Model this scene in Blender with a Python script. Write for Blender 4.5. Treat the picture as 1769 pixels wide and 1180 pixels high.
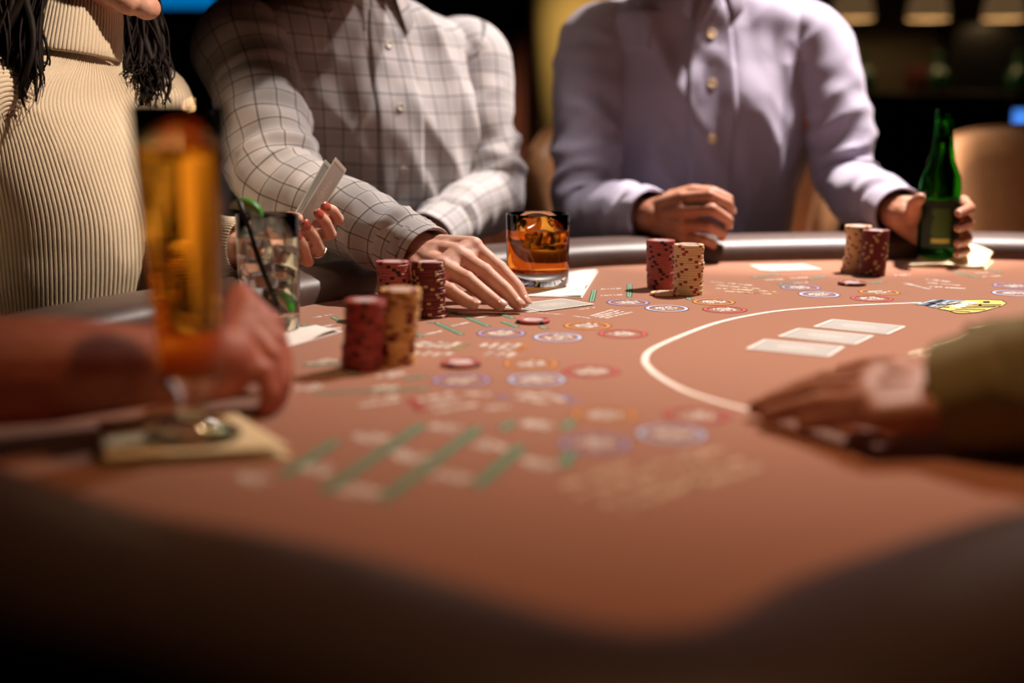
import bpy, math, random
import numpy as np
from mathutils import noise as mnoise, Vector, Matrix

for o in list(bpy.data.objects):
    bpy.data.objects.remove(o)
SC = bpy.context.scene
COL = SC.collection
random.seed(7)
rng = np.random.default_rng(7)

# ------------------------------------------------------------------ camera
F_PX, CX, CY, HORIZON = 2200.0, 884.5, 590.0, 180.0
TZ = 0.78            # height of the felt above the floor
H = 0.25             # camera above the felt
PITCH = math.atan((CY - HORIZON) / F_PX)
cd = bpy.data.cameras.new('camera')
cam = bpy.data.objects.new('camera', cd)
COL.objects.link(cam)
cam.location = (0, 0, TZ + H)
cam.rotation_euler = (math.pi / 2 - PITCH, 0, 0)
cd.sensor_width = 36.0
cd.lens = F_PX / 1769.0 * 36.0
cd.dof.use_dof = True
cd.dof.focus_distance = 1.61
cd.dof.aperture_fstop = cd.lens / 27.0
cd.clip_start = 0.02
SC.camera = cam

# ------------------------------------------------------------------ world, lights, exposure
wd = bpy.data.worlds.new('world')
SC.world = wd
wd.use_nodes = True
wd.node_tree.nodes['Background'].inputs[0].default_value = (1.0, 0.72, 0.5, 1)
wd.node_tree.nodes['Background'].inputs[1].default_value = 0.0015
SC.view_settings.view_transform = 'Standard'
SC.view_settings.look = 'None'
SC.view_settings.gamma = 1.0
SC.view_settings.use_curve_mapping = False
SC.view_settings.exposure = 0.0
SC.cycles.use_denoising = True
SC.cycles.sample_clamp_indirect = 4.0
SC.cycles.max_bounces = 14
SC.cycles.transmission_bounces = 12
SC.cycles.transparent_max_bounces = 12


def spot(name, loc, target, energy, color, size, blend, radius):
    l = bpy.data.lights.new(name, 'SPOT')
    l.energy = energy
    l.color = color
    l.spot_size = math.radians(size)
    l.spot_blend = blend
    l.shadow_soft_size = radius
    o = bpy.data.objects.new(name, l)
    COL.objects.link(o)
    o.location = (loc[0], loc[1], TZ + loc[2])
    d = Vector((target[0], target[1], TZ + target[2])) - o.location
    o.rotation_euler = d.to_track_quat('-Z', 'Y').to_euler()
    return o


WARM = (1.0, 0.80, 0.62)
spot('spot_over_table', (1.05, 2.50, 1.92), (0.52, 1.90, 0), 430, (1.0, 0.89, 0.81), 57, 0.75, 0.035)
spot('spot_right_seats', (1.06, 2.31, 1.95), (0.52, 2.36, 0.1), 350, (1.0, 0.90, 0.87), 30, 0.5, 0.03)
spot('spot_left_seats', (0.85, 1.30, 1.75), (-0.62, 1.62, 0.05), 250, (1.0, 0.80, 0.62), 18, 0.6, 0.03)
spot('spot_middle_seat', (0.42, 1.86, 1.95), (-0.07, 2.14, 0.15), 150, (1.0, 0.90, 0.86), 17, 0.5, 0.03)
spot('spot_near_table', (0.24, 0.95, 1.95), (0.22, 1.02, 0), 84, (1.0, 0.53, 0.26), 47, 1.0, 0.05)
spot('spot_chairs', (-0.10, 2.20, 1.9), (0.12, 2.72, 0.15), 26, (1.0, 0.70, 0.42), 26, 0.7, 0.04)
spot('spot_empty_chair', (1.35, 1.95, 1.95), (1.05, 2.60, 0.2), 3, (1.0, 0.62, 0.34), 40, 0.7, 0.04)
spot('spot_column', (0.15, 3.55, 1.2), (0.14, 4.7, -0.1), 230, (1.0, 0.76, 0.38), 46, 0.9, 0.04)

# ------------------------------------------------------------------ measuring helpers (photograph pixel -> place)
SP, CP = math.sin(PITCH), math.cos(PITCH)


def ray(u, v):
    dx = (u - CX) / F_PX
    dy = -(v - CY) / F_PX
    return np.array([dx, CP + dy * SP, -SP + dy * CP])


def P(u, v, z=0.0):
    """point at height z above the felt"""
    d = ray(u, v)
    t = (z - H) / d[2]
    return np.array([0, 0, TZ + H]) + d * t


def W(u, v, Y):
    """point at distance Y into the room"""
    d = ray(u, v)
    return np.array([0, 0, TZ + H]) + d * (Y / d[1])


# ------------------------------------------------------------------ materials
def new_mat(name):
    m = bpy.data.materials.new(name)
    m.use_nodes = True
    nt = m.node_tree
    b = nt.nodes['Principled BSDF']
    return m, nt, b


def principled(name, color, rough=0.6, metallic=0.0, noise_amt=0.0, noise_scale=40.0, bump=0.0, bump_scale=200.0,
               sheen=0.0, trans=0.0, ior=1.45, sss=0.0, emis=None, emis_str=0.0, coat=0.0, spec=0.5):
    m, nt, b = new_mat(name)
    b.inputs['Base Color'].default_value = (*color, 1)
    b.inputs['Roughness'].default_value = rough
    b.inputs['Metallic'].default_value = metallic
    b.inputs['Transmission Weight'].default_value = trans
    b.inputs['IOR'].default_value = ior
    b.inputs['Specular IOR Level'].default_value = spec
    if sheen:
        b.inputs['Sheen Weight'].default_value = sheen
        b.inputs['Sheen Roughness'].default_value = 0.5
        b.inputs['Sheen Tint'].default_value = (1, .9, .85, 1)
    if coat:
        b.inputs['Coat Weight'].default_value = coat
    if sss:
        b.inputs['Subsurface Weight'].default_value = sss
        b.inputs['Subsurface Radius'].default_value = (1.0, 0.35, 0.2)
        b.inputs['Subsurface Scale'].default_value = 0.004
    if emis:
        b.inputs['Emission Color'].default_value = (*emis, 1)
        b.inputs['Emission Strength'].default_value = emis_str
    tc = nt.nodes.new('ShaderNodeTexCoord')
    if noise_amt:
        n = nt.nodes.new('ShaderNodeTexNoise')
        n.inputs['Scale'].default_value = noise_scale
        n.inputs['Detail'].default_value = 4
        nt.links.new(tc.outputs['Object'], n.inputs['Vector'])
        mr = nt.nodes.new('ShaderNodeMapRange')
        mr.inputs['From Min'].default_value = 0.25
        mr.inputs['From Max'].default_value = 0.75
        mr.inputs['To Min'].default_value = 1 - noise_amt
        mr.inputs['To Max'].default_value = 1 + noise_amt
        nt.links.new(n.outputs['Fac'], mr.inputs['Value'])
        mx = nt.nodes.new('ShaderNodeMix')
        mx.data_type = 'RGBA'
        mx.blend_type = 'MULTIPLY'
        mx.inputs['Factor'].default_value = 1
        mx.inputs['A'].default_value = (*color, 1)
        nt.links.new(mr.outputs['Result'], mx.inputs['B'])
        nt.links.new(mx.outputs['Result'], b.inputs['Base Color'])
    if bump:
        n2 = nt.nodes.new('ShaderNodeTexNoise')
        n2.inputs['Scale'].default_value = bump_scale
        n2.inputs['Detail'].default_value = 3
        nt.links.new(tc.outputs['Object'], n2.inputs['Vector'])
        bp = nt.nodes.new('ShaderNodeBump')
        bp.inputs['Strength'].default_value = bump
        bp.inputs['Distance'].default_value = 0.001
        nt.links.new(n2.outputs['Fac'], bp.inputs['Height'])
        nt.links.new(bp.outputs['Normal'], b.inputs['Normal'])
    return m


def glass_mat(name, color=(1, 1, 1), ior=1.5, rough=0.0):
    m = bpy.data.materials.new(name)
    m.use_nodes = True
    nt = m.node_tree
    nt.nodes.clear()
    g = nt.nodes.new('ShaderNodeBsdfGlass')
    g.inputs['Color'].default_value = (*color, 1)
    g.inputs['IOR'].default_value = ior
    g.inputs['Roughness'].default_value = rough
    o = nt.nodes.new('ShaderNodeOutputMaterial')
    nt.links.new(g.outputs[0], o.inputs['Surface'])
    return m


def math_node(nt, op, a, b=None, c=None):
    n = nt.nodes.new('ShaderNodeMath')
    n.operation = op
    for i, x in enumerate((a, b, c)):
        if x is None:
            continue
        if isinstance(x, (int, float)):
            n.inputs[i].default_value = x
        else:
            nt.links.new(x, n.inputs[i])
    return n.outputs[0]


def line_mask(nt, coord, period, width, shift=0.0):
    """1 inside a line of the given width repeated along coord (metres)"""
    f = math_node(nt, 'FRACT', math_node(nt, 'ADD', math_node(nt, 'DIVIDE', coord, period), shift))
    d = math_node(nt, 'ABSOLUTE', math_node(nt, 'SUBTRACT', f, 0.5))
    n = nt.nodes.new('ShaderNodeMapRange')
    n.inputs['From Min'].default_value = width / period * 0.5 * 0.6
    n.inputs['From Max'].default_value = width / period * 0.5 * 1.4
    n.inputs['To Min'].default_value = 1
    n.inputs['To Max'].default_value = 0
    nt.links.new(d, n.inputs['Value'])
    return n.outputs['Result']


def plaid_material():
    m, nt, b = new_mat('plaid_cotton')
    uv = nt.nodes.new('ShaderNodeUVMap')
    sp = nt.nodes.new('ShaderNodeSeparateXYZ')
    nt.links.new(uv.outputs[0], sp.inputs[0])
    u, v = sp.outputs[0], sp.outputs[1]
    col = None
    base = (0.50, 0.455, 0.45, 1)

    def layer(prev, mask, c, amt):
        mx = nt.nodes.new('ShaderNodeMix')
        mx.data_type = 'RGBA'
        if isinstance(prev, tuple):
            mx.inputs['A'].default_value = prev
        else:
            nt.links.new(prev, mx.inputs['A'])
        mx.inputs['B'].default_value = c
        nt.links.new(math_node(nt, 'MULTIPLY', mask, amt), mx.inputs['Factor'])
        return mx.outputs['Result']
    pale = (0.62, 0.56, 0.48, 1)
    dark = (0.045, 0.05, 0.055, 1)
    wide = (0.33, 0.31, 0.31, 1)
    c = layer(base, line_mask(nt, u, 0.056, 0.020, 0.0), wide, 0.45)
    c = layer(c, line_mask(nt, v, 0.056, 0.020, 0.0), wide, 0.45)
    c = layer(c, line_mask(nt, u, 0.056, 0.0026, 0.27), pale, 0.8)
    c = layer(c, line_mask(nt, v, 0.056, 0.0026, 0.27), pale, 0.8)
    c = layer(c, line_mask(nt, u, 0.028, 0.0024, 0.0), dark, 0.72)
    c = layer(c, line_mask(nt, v, 0.028, 0.0024, 0.0), dark, 0.72)
    nt.links.new(c, b.inputs['Base Color'])
    b.inputs['Roughness'].default_value = 0.85
    b.inputs['Specular IOR Level'].default_value = 0.2
    b.inputs['Sheen Weight'].default_value = 0.15
    return m


def card_back_material():
    m, nt, b = new_mat('card_back_print')
    uv = nt.nodes.new('ShaderNodeUVMap')
    sp = nt.nodes.new('ShaderNodeSeparateXYZ')
    nt.links.new(uv.outputs[0], sp.inputs[0])
    u, v = sp.outputs[0], sp.outputs[1]
    m1 = line_mask(nt, math_node(nt, 'ADD', u, v), 0.0022, 0.0009)
    m2 = line_mask(nt, math_node(nt, 'SUBTRACT', u, v), 0.0022, 0.0009)
    mm = math_node(nt, 'MAXIMUM', m1, m2)
    au = math_node(nt, 'ABSOLUTE', u)
    av = math_node(nt, 'ABSOLUTE', v)
    # inner oval with a paler ornament, and a double frame line
    rr = math_node(nt, 'SQRT', math_node(nt, 'ADD', math_node(nt, 'POWER', math_node(nt, 'DIVIDE', au, 0.022), 2.0),
                                         math_node(nt, 'POWER', math_node(nt, 'DIVIDE', av, 0.011), 2.0)))
    oval = math_node(nt, 'LESS_THAN', rr, 1.0)
    nz = nt.nodes.new('ShaderNodeTexNoise')
    nz.inputs['Scale'].default_value = 420
    nt.links.new(uv.outputs[0], nz.inputs['Vector'])
    orn = math_node(nt, 'GREATER_THAN', nz.outputs['Fac'], 0.56)
    fr = math_node(nt, 'MAXIMUM', math_node(nt, 'GREATER_THAN', au, 0.0365), math_node(nt, 'GREATER_THAN', av, 0.0245))
    mix1 = nt.nodes.new('ShaderNodeMix')
    mix1.data_type = 'RGBA'
    mix1.inputs['A'].default_value = (0.62, 0.58, 0.52, 1)
    mix1.inputs['B'].default_value = (0.25, 0.26, 0.27, 1)
    inner = math_node(nt, 'ADD', math_node(nt, 'MULTIPLY', oval, orn),
                      math_node(nt, 'MULTIPLY', math_node(nt, 'SUBTRACT', 1.0, oval), math_node(nt, 'MULTIPLY', mm, 0.7)))
    fac = math_node(nt, 'MAXIMUM', inner, math_node(nt, 'MULTIPLY', fr, 0.75))
    nt.links.new(fac, mix1.inputs['Factor'])
    nt.links.new(mix1.outputs['Result'], b.inputs['Base Color'])
    b.inputs['Roughness'].default_value = 0.4
    return m


def skin_material(name, color, red):
    m, nt, b = new_mat(name)
    tc = nt.nodes.new('ShaderNodeTexCoord')
    n = nt.nodes.new('ShaderNodeTexNoise')
    n.inputs['Scale'].default_value = 55
    n.inputs['Detail'].default_value = 5
    nt.links.new(tc.outputs['Object'], n.inputs['Vector'])
    mx = nt.nodes.new('ShaderNodeMix')
    mx.data_type = 'RGBA'
    mx.inputs['A'].default_value = (*color, 1)
    mx.inputs['B'].default_value = (*red, 1)
    mr = nt.nodes.new('ShaderNodeMapRange')
    mr.inputs['From Min'].default_value = 0.35
    mr.inputs['From Max'].default_value = 0.7
    nt.links.new(n.outputs['Fac'], mr.inputs['Value'])
    nt.links.new(mr.outputs['Result'], mx.inputs['Factor'])
    nt.links.new(mx.outputs['Result'], b.inputs['Base Color'])
    b.inputs['Roughness'].default_value = 0.55
    b.inputs['Specular IOR Level'].default_value = 0.35
    b.inputs['Subsurface Weight'].default_value = 0.12
    b.inputs['Subsurface Radius'].default_value = (1.0, 0.3, 0.15)
    b.inputs['Subsurface Scale'].default_value = 0.004
    n2 = nt.nodes.new('ShaderNodeTexNoise')
    n2.inputs['Scale'].default_value = 380
    n2.inputs['Detail'].default_value = 4
    nt.links.new(tc.outputs['Object'], n2.inputs['Vector'])
    bp = nt.nodes.new('ShaderNodeBump')
    bp.inputs['Strength'].default_value = 0.25
    bp.inputs['Distance'].default_value = 0.001
    nt.links.new(n2.outputs['Fac'], bp.inputs['Height'])
    nt.links.new(bp.outputs['Normal'], b.inputs['Normal'])
    return m


M = {}
M['felt'] = principled('felt_cloth', (0.36, 0.140, 0.072), 0.9, noise_amt=0.10, noise_scale=900, bump=0.25, bump_scale=1400, sheen=0.6, spec=0.15)
M['rail'] = principled('brown_leather', (0.075, 0.044, 0.035), 0.45, noise_amt=0.12, noise_scale=60, bump=0.25, bump_scale=500)
M['rail_dark'] = principled('dark_wood', (0.02, 0.012, 0.009), 0.5, noise_amt=0.3, noise_scale=30)
M['tan'] = principled('tan_leather', (0.38, 0.18, 0.075), 0.5, noise_amt=0.1, noise_scale=30, bump=0.2, bump_scale=300)
M['chair_leg'] = principled('chair_dark_metal', (0.03, 0.025, 0.02), 0.35, metallic=0.8)
M['skin_a'] = skin_material('skin_fair', (0.66, 0.39, 0.29), (0.56, 0.26, 0.19))
M['skin_b'] = skin_material('skin_tan', (0.42, 0.20, 0.12), (0.34, 0.13, 0.075))
M['skin_c'] = skin_material('skin_rosy', (0.54, 0.20, 0.13), (0.47, 0.125, 0.08))
M['plaid'] = plaid_material()
M['blue_shirt'] = principled('lavender_chambray', (0.33, 0.295, 0.38), 0.8, noise_amt=0.08, noise_scale=400, bump=0.15, bump_scale=900, sheen=0.2, spec=0.25)
M['olive'] = principled('olive_cotton', (0.20, 0.165, 0.065), 0.85, noise_amt=0.1, noise_scale=200, bump=0.2, bump_scale=900)
M['dark_cloth'] = principled('charcoal_cloth', (0.015, 0.013, 0.014), 0.9, noise_amt=0.2, noise_scale=100)
M['sweater'] = principled('cream_rib_knit', (0.68, 0.57, 0.43), 0.9, noise_amt=0.10, noise_scale=700, bump=0.5, bump_scale=900, sheen=0.2, spec=0.15)
M['hair'] = principled('dark_brown_hair', (0.010, 0.005, 0.004), 0.6, noise_amt=0.4, noise_scale=80, spec=0.2)
M['nail'] = principled('natural_nail', (0.62, 0.37, 0.29), 0.22, coat=0.4)
M['nail_red'] = principled('red_nail_polish', (0.42, 0.085, 0.06), 0.15, coat=0.6)
M['silver'] = principled('silver', (0.75, 0.7, 0.65), 0.2, metallic=1.0)
M['button'] = principled('tan_button', (0.80, 0.58, 0.32), 0.3, coat=0.3)
M['button_w'] = principled('pale_button', (0.62, 0.55, 0.46), 0.3, coat=0.3)
M['eye'] = principled('eye_white', (0.8, 0.78, 0.75), 0.15)
M['iris'] = principled('iris_brown', (0.05, 0.02, 0.01), 0.1)
M['lip'] = principled('lip', (0.40, 0.13, 0.11), 0.4)
M['glass'] = glass_mat('clear_glass', (0.97, 0.98, 0.97), 1.5)
M['green_glass'] = glass_mat('green_bottle_glass', (0.13, 0.56, 0.15), 1.5)
WET = 1.335 / 1.5          # liquid seen from inside the glass wall
M['whiskey'] = glass_mat('whiskey', (0.86, 0.47, 0.14), WET)
M['whiskey_top'] = glass_mat('whiskey_surface', (0.95, 0.70, 0.32), 1.345)
M['beer'] = glass_mat('amber_drink', (0.94, 0.60, 0.16), WET)
M['beer_top'] = glass_mat('amber_drink_surface', (0.97, 0.78, 0.4), 1.34)
M['beer_dark'] = glass_mat('beer_in_bottle', (0.80, 0.70, 0.25), WET)
M['water'] = glass_mat('clear_drink', (0.98, 0.98, 0.96), WET)
M['water_top'] = glass_mat('drink_surface', (0.98, 0.98, 0.96), 1.33)
M['ice'] = glass_mat('ice', (0.97, 0.98, 0.98), 1.13, 0.15)
M['paper'] = principled('white_paper_napkin', (0.78, 0.74, 0.70), 0.85, noise_amt=0.04, noise_scale=120, bump=0.5, bump_scale=260)
M['paper_cream'] = principled('cream_paper_napkin', (0.84, 0.72, 0.46), 0.85, noise_amt=0.05, noise_scale=120, bump=0.4, bump_scale=260)
M['card'] = principled('card_stock', (0.78, 0.76, 0.70), 0.4)
M['card_back'] = card_back_material()
M['straw'] = principled('black_plastic', (0.01, 0.01, 0.011), 0.35)
M['lime_skin'] = principled('lime_peel', (0.03, 0.26, 0.02), 0.35, noise_amt=0.2, noise_scale=200, bump=0.3, bump_scale=600)
M['lime_flesh'] = principled('lime_flesh', (0.45, 0.58, 0.12), 0.3, noise_amt=0.2, noise_scale=300, trans=0.25)
# printing inks
INK = {
    'white': (0.84, 0.78, 0.72), 'dark': (0.02, 0.012, 0.02), 'mint': (0.20, 0.40, 0.27), 'green_dark': (0.008, 0.05, 0.035),
    'violet': (0.36, 0.28, 0.47), 'sky': (0.46, 0.50, 0.72), 'orange': (0.62, 0.25, 0.06), 'red': (0.50, 0.10, 0.10),
    'gold': (0.78, 0.52, 0.14), 'cream': (0.80, 0.70, 0.52), 'slate': (0.13, 0.17, 0.23), 'slate_pale': (0.42, 0.46, 0.52), 'tan_ink': (0.68, 0.48, 0.34), 'olive_ink': (0.36, 0.36, 0.14),
}
for k, c in INK.items():
    M['ink_' + k] = principled('ink_' + k, c, 0.85, noise_amt=0.08, noise_scale=900, spec=0.2)
M['wall'] = principled('dark_wall_paint', (0.030, 0.020, 0.014), 0.9, noise_amt=0.2, noise_scale=3)
M['wall_olive'] = principled('olive_plaster', (0.30, 0.21, 0.075), 0.85, noise_amt=0.12, noise_scale=6)
M['maroon'] = principled('maroon_drape', (0.09, 0.02, 0.016), 0.9, noise_amt=0.2, noise_scale=20)
M['floor'] = principled('dark_carpet', (0.035, 0.022, 0.018), 0.95, noise_amt=0.4, noise_scale=14)
M['ceiling'] = principled('dark_ceiling_paint', (0.02, 0.016, 0.012), 0.95, noise_amt=0.1, noise_scale=3)
M['black'] = principled('black_lacquer', (0.006, 0.006, 0.007), 0.4, noise_amt=0.2, noise_scale=10)
M['bar_panel'] = principled('bar_back_panel', (0.085, 0.068, 0.038), 0.7, noise_amt=0.15, noise_scale=5)
M['bar_wood'] = principled('bar_walnut', (0.055, 0.026, 0.014), 0.5, noise_amt=0.3, noise_scale=9)
M['screen_blue'] = principled('blue_screen', (0.0, 0.02, 0.05), 0.3, emis=(0.0, 0.16, 0.46), emis_str=0.85)
M['screen_small'] = principled('small_blue_screen', (0.0, 0.02, 0.05), 0.3, emis=(0.06, 0.22, 0.75), emis_str=1.3)
M['shade'] = principled('warm_lamp_shade', (0.5, 0.4, 0.28), 0.7, emis=(1.0, 0.58, 0.26), emis_str=0.09)
M['bottle_far'] = principled('far_green_glass', (0.01, 0.07, 0.03), 0.15, coat=0.3)


# ------------------------------------------------------------------ mesh helpers
def link(o, parent=None):
    COL.objects.link(o)
    if parent is not None:
        o.parent = parent
        o.matrix_parent_inverse = Matrix.Identity(4)
    return o


def make_mesh(name, verts, faces, mats, uvs=None, midx=None, smooth=True):
    me = bpy.data.meshes.new(name)
    me.from_pydata([tuple(map(float, v)) for v in verts], [], [tuple(map(int, f)) for f in faces])
    for m in (mats if isinstance(mats, (list, tuple)) else [mats]):
        me.materials.append(M[m] if isinstance(m, str) else m)
    if uvs is not None:
        lay = me.uv_layers.new(name='UVMap')
        lay.data.foreach_set('uv', np.asarray(uvs, dtype=np.float32).ravel())
    if midx is not None:
        me.polygons.foreach_set('material_index', np.asarray(midx, dtype=np.int32))
    if smooth:
        me.polygons.foreach_set('use_smooth', np.ones(len(me.polygons), dtype=bool))
    me.update()
    return me


def origin_of(o):
    p = np.zeros(3)
    while o is not None:
        p = p + np.array(o.location)
        o = o.parent
    return p


def obj(name, verts, faces, mats, parent=None, uvs=None, midx=None, smooth=True, loc=None, label=None, world=False):
    if world:      # verts were given in room coordinates
        verts = np.asarray(verts, float) - origin_of(parent) - (0 if loc is None else np.asarray(loc, float))
    me = make_mesh(name, verts, faces, mats, uvs, midx, smooth)
    o = bpy.data.objects.new(name, me)
    if loc is not None:
        o.location = tuple(map(float, loc))
    if label:
        o['label'] = label
    return link(o, parent)


def tag(o, label, cat, group=None):
    o['label'] = label
    o['category'] = cat
    if group:
        o['group'] = group
    return o


def thing(name, loc, label, cat, group=None):
    o = bpy.data.objects.new(name, None)
    o.empty_display_size = 0.02
    o.location = tuple(map(float, loc))
    link(o)
    return tag(o, label, cat, group)


def structure(o):
    o['kind'] = 'structure'
    return o


def unit(v):
    v = np.asarray(v, float)
    return v / max(np.linalg.norm(v), 1e-12)


def catmull(pts, n, closed=False):
    p = np.asarray(pts, float)
    k = len(p)
    out = []
    segs = k if closed else k - 1
    ts = np.linspace(0, segs, n, endpoint=not closed)
    for t in ts:
        i = min(int(t), segs - 1)
        f = t - i
        if closed:
            a, b, c, d = p[(i - 1) % k], p[i % k], p[(i + 1) % k], p[(i + 2) % k]
        else:
            b, c = p[i], p[i + 1]
            a = p[i - 1] if i > 0 else 2 * b - c
            d = p[i + 2] if i + 2 < k else 2 * c - b
        out.append(0.5 * ((2 * b) + (-a + c) * f + (2 * a - 5 * b + 4 * c - d) * f ** 2 + (-a + 3 * b - 3 * c + d) * f ** 3))
    return np.array(out)


def loft_faces(R, N, closed=True):
    f = []
    n = N if closed else N - 1
    for r in range(R - 1):
        for i in range(n):
            j = (i + 1) % N
            f.append((r * N + i, r * N + j, (r + 1) * N + j, (r + 1) * N + i))
    return f


def loft(name, rings, mats, parent=None, U=None, V=None, caps=(True, True), closed=True, smooth=True, loc=None, world=False):
    """rings (R,N,3); U (R,N+1) and V (R,N+1) in metres give the UV of each corner"""
    rings = np.asarray(rings, float)
    R, N = rings.shape[:2]
    if loc is not None and not world:
        rings = rings - np.asarray(loc, float)
    faces = loft_faces(R, N, closed)
    uvs = None
    if U is not None:
        uvs = []
        n = N if closed else N - 1
        for r in range(R - 1):
            for i in range(n):
                uvs += [(U[r][i], V[r][i]), (U[r][i + 1], V[r][i + 1]), (U[r + 1][i + 1], V[r + 1][i + 1]), (U[r + 1][i], V[r + 1][i])]
    if closed and caps[0]:
        faces.append(tuple(range(N))[::-1])
        if uvs is not None:
            uvs += [(0, 0)] * N
    if closed and caps[1]:
        faces.append(tuple((R - 1) * N + i for i in range(N)))
        if uvs is not None:
            uvs += [(0, 0)] * N
    return obj(name, rings.reshape(-1, 3), faces, mats, parent, uvs=uvs, smooth=smooth, loc=loc, world=world)


def lathe(name, profile, mats, parent=None, n=56, loc=(0, 0, 0), closed_profile=False, midx_fn=None, smooth=True, caps=True):
    """profile: list of (r, z); a closed profile gives walls with thickness"""
    pr = list(profile)
    rings = []
    a = np.linspace(0, 2 * math.pi, n, endpoint=False)
    for r, z in pr:
        rings.append(np.stack([r * np.cos(a), r * np.sin(a), np.full(n, z)], 1))
    rings = np.array(rings)
    R = len(rings)
    faces = loft_faces(R, n)
    if closed_profile:
        for i in range(n):
            j = (i + 1) % n
            faces.append(((R - 1) * n + i, (R - 1) * n + j, j, i))
    elif caps:
        faces.append(tuple(range(n))[::-1])
        faces.append(tuple((R - 1) * n + i for i in range(n)))
    midx = None
    if midx_fn:
        midx = [midx_fn(k // n if k < (R - 1) * n else -1, k % n) for k in range(len(faces))]
    return obj(name, rings.reshape(-1, 3), faces, mats, parent, midx=midx, loc=loc, smooth=smooth)


def box(name, c, s, mats, parent=None, rotz=0.0, bevel=0.0):
    c = np.asarray(c, float)
    hx, hy, hz = np.asarray(s, float) / 2
    v = np.array([(x, y, z) for z in (-hz, hz) for x, y in ((-hx, -hy), (hx, -hy), (hx, hy), (-hx, hy))])
    f = [(3, 2, 1, 0), (4, 5, 6, 7), (0, 1, 5, 4), (1, 2, 6, 5), (2, 3, 7, 6), (3, 0, 4, 7)]
    cs, sn = math.cos(rotz), math.sin(rotz)
    v = np.stack([v[:, 0] * cs - v[:, 1] * sn, v[:, 0] * sn + v[:, 1] * cs, v[:, 2]], 1)
    if parent is None:
        o = obj(name, v, f, mats, None, smooth=False, loc=c)
    else:
        o = obj(name, v + c, f, mats, parent, smooth=False)
    if bevel:
        b = o.modifiers.new('bevel', 'BEVEL')
        b.width = bevel
        b.segments = 3
    return o


def frames(path):
    """parallel-transport frames along a path"""
    p = np.asarray(path, float)
    T = np.gradient(p, axis=0)
    T = T / np.linalg.norm(T, axis=1)[:, None]
    up = np.array([0, 0, 1.0])
    if abs(T[0] @ up) > 0.9:
        up = np.array([0, 1.0, 0])
    A = [unit(np.cross(up, T[0]))]
    for i in range(1, len(p)):
        a = A[-1] - T[i] * (A[-1] @ T[i])
        A.append(unit(a))
    A = np.array(A)
    B = np.cross(T, A)
    return T, A, B


def tube_rings(path, radii, n=16, flat=1.0):
    T, A, B = frames(path)
    a = np.linspace(0, 2 * math.pi, n, endpoint=False)
    out = []
    for i in range(len(path)):
        r = radii[i] if np.ndim(radii) else radii
        out.append(path[i] + np.outer(np.cos(a) * r, A[i]) + np.outer(np.sin(a) * r * flat, B[i]))
    return np.array(out)


def tube(name, path, radii, mats, parent=None, n=12, loc=None, world=False):
    return loft(name, tube_rings(np.asarray(path, float), radii, n), mats, parent, loc=loc, world=world)


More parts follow.
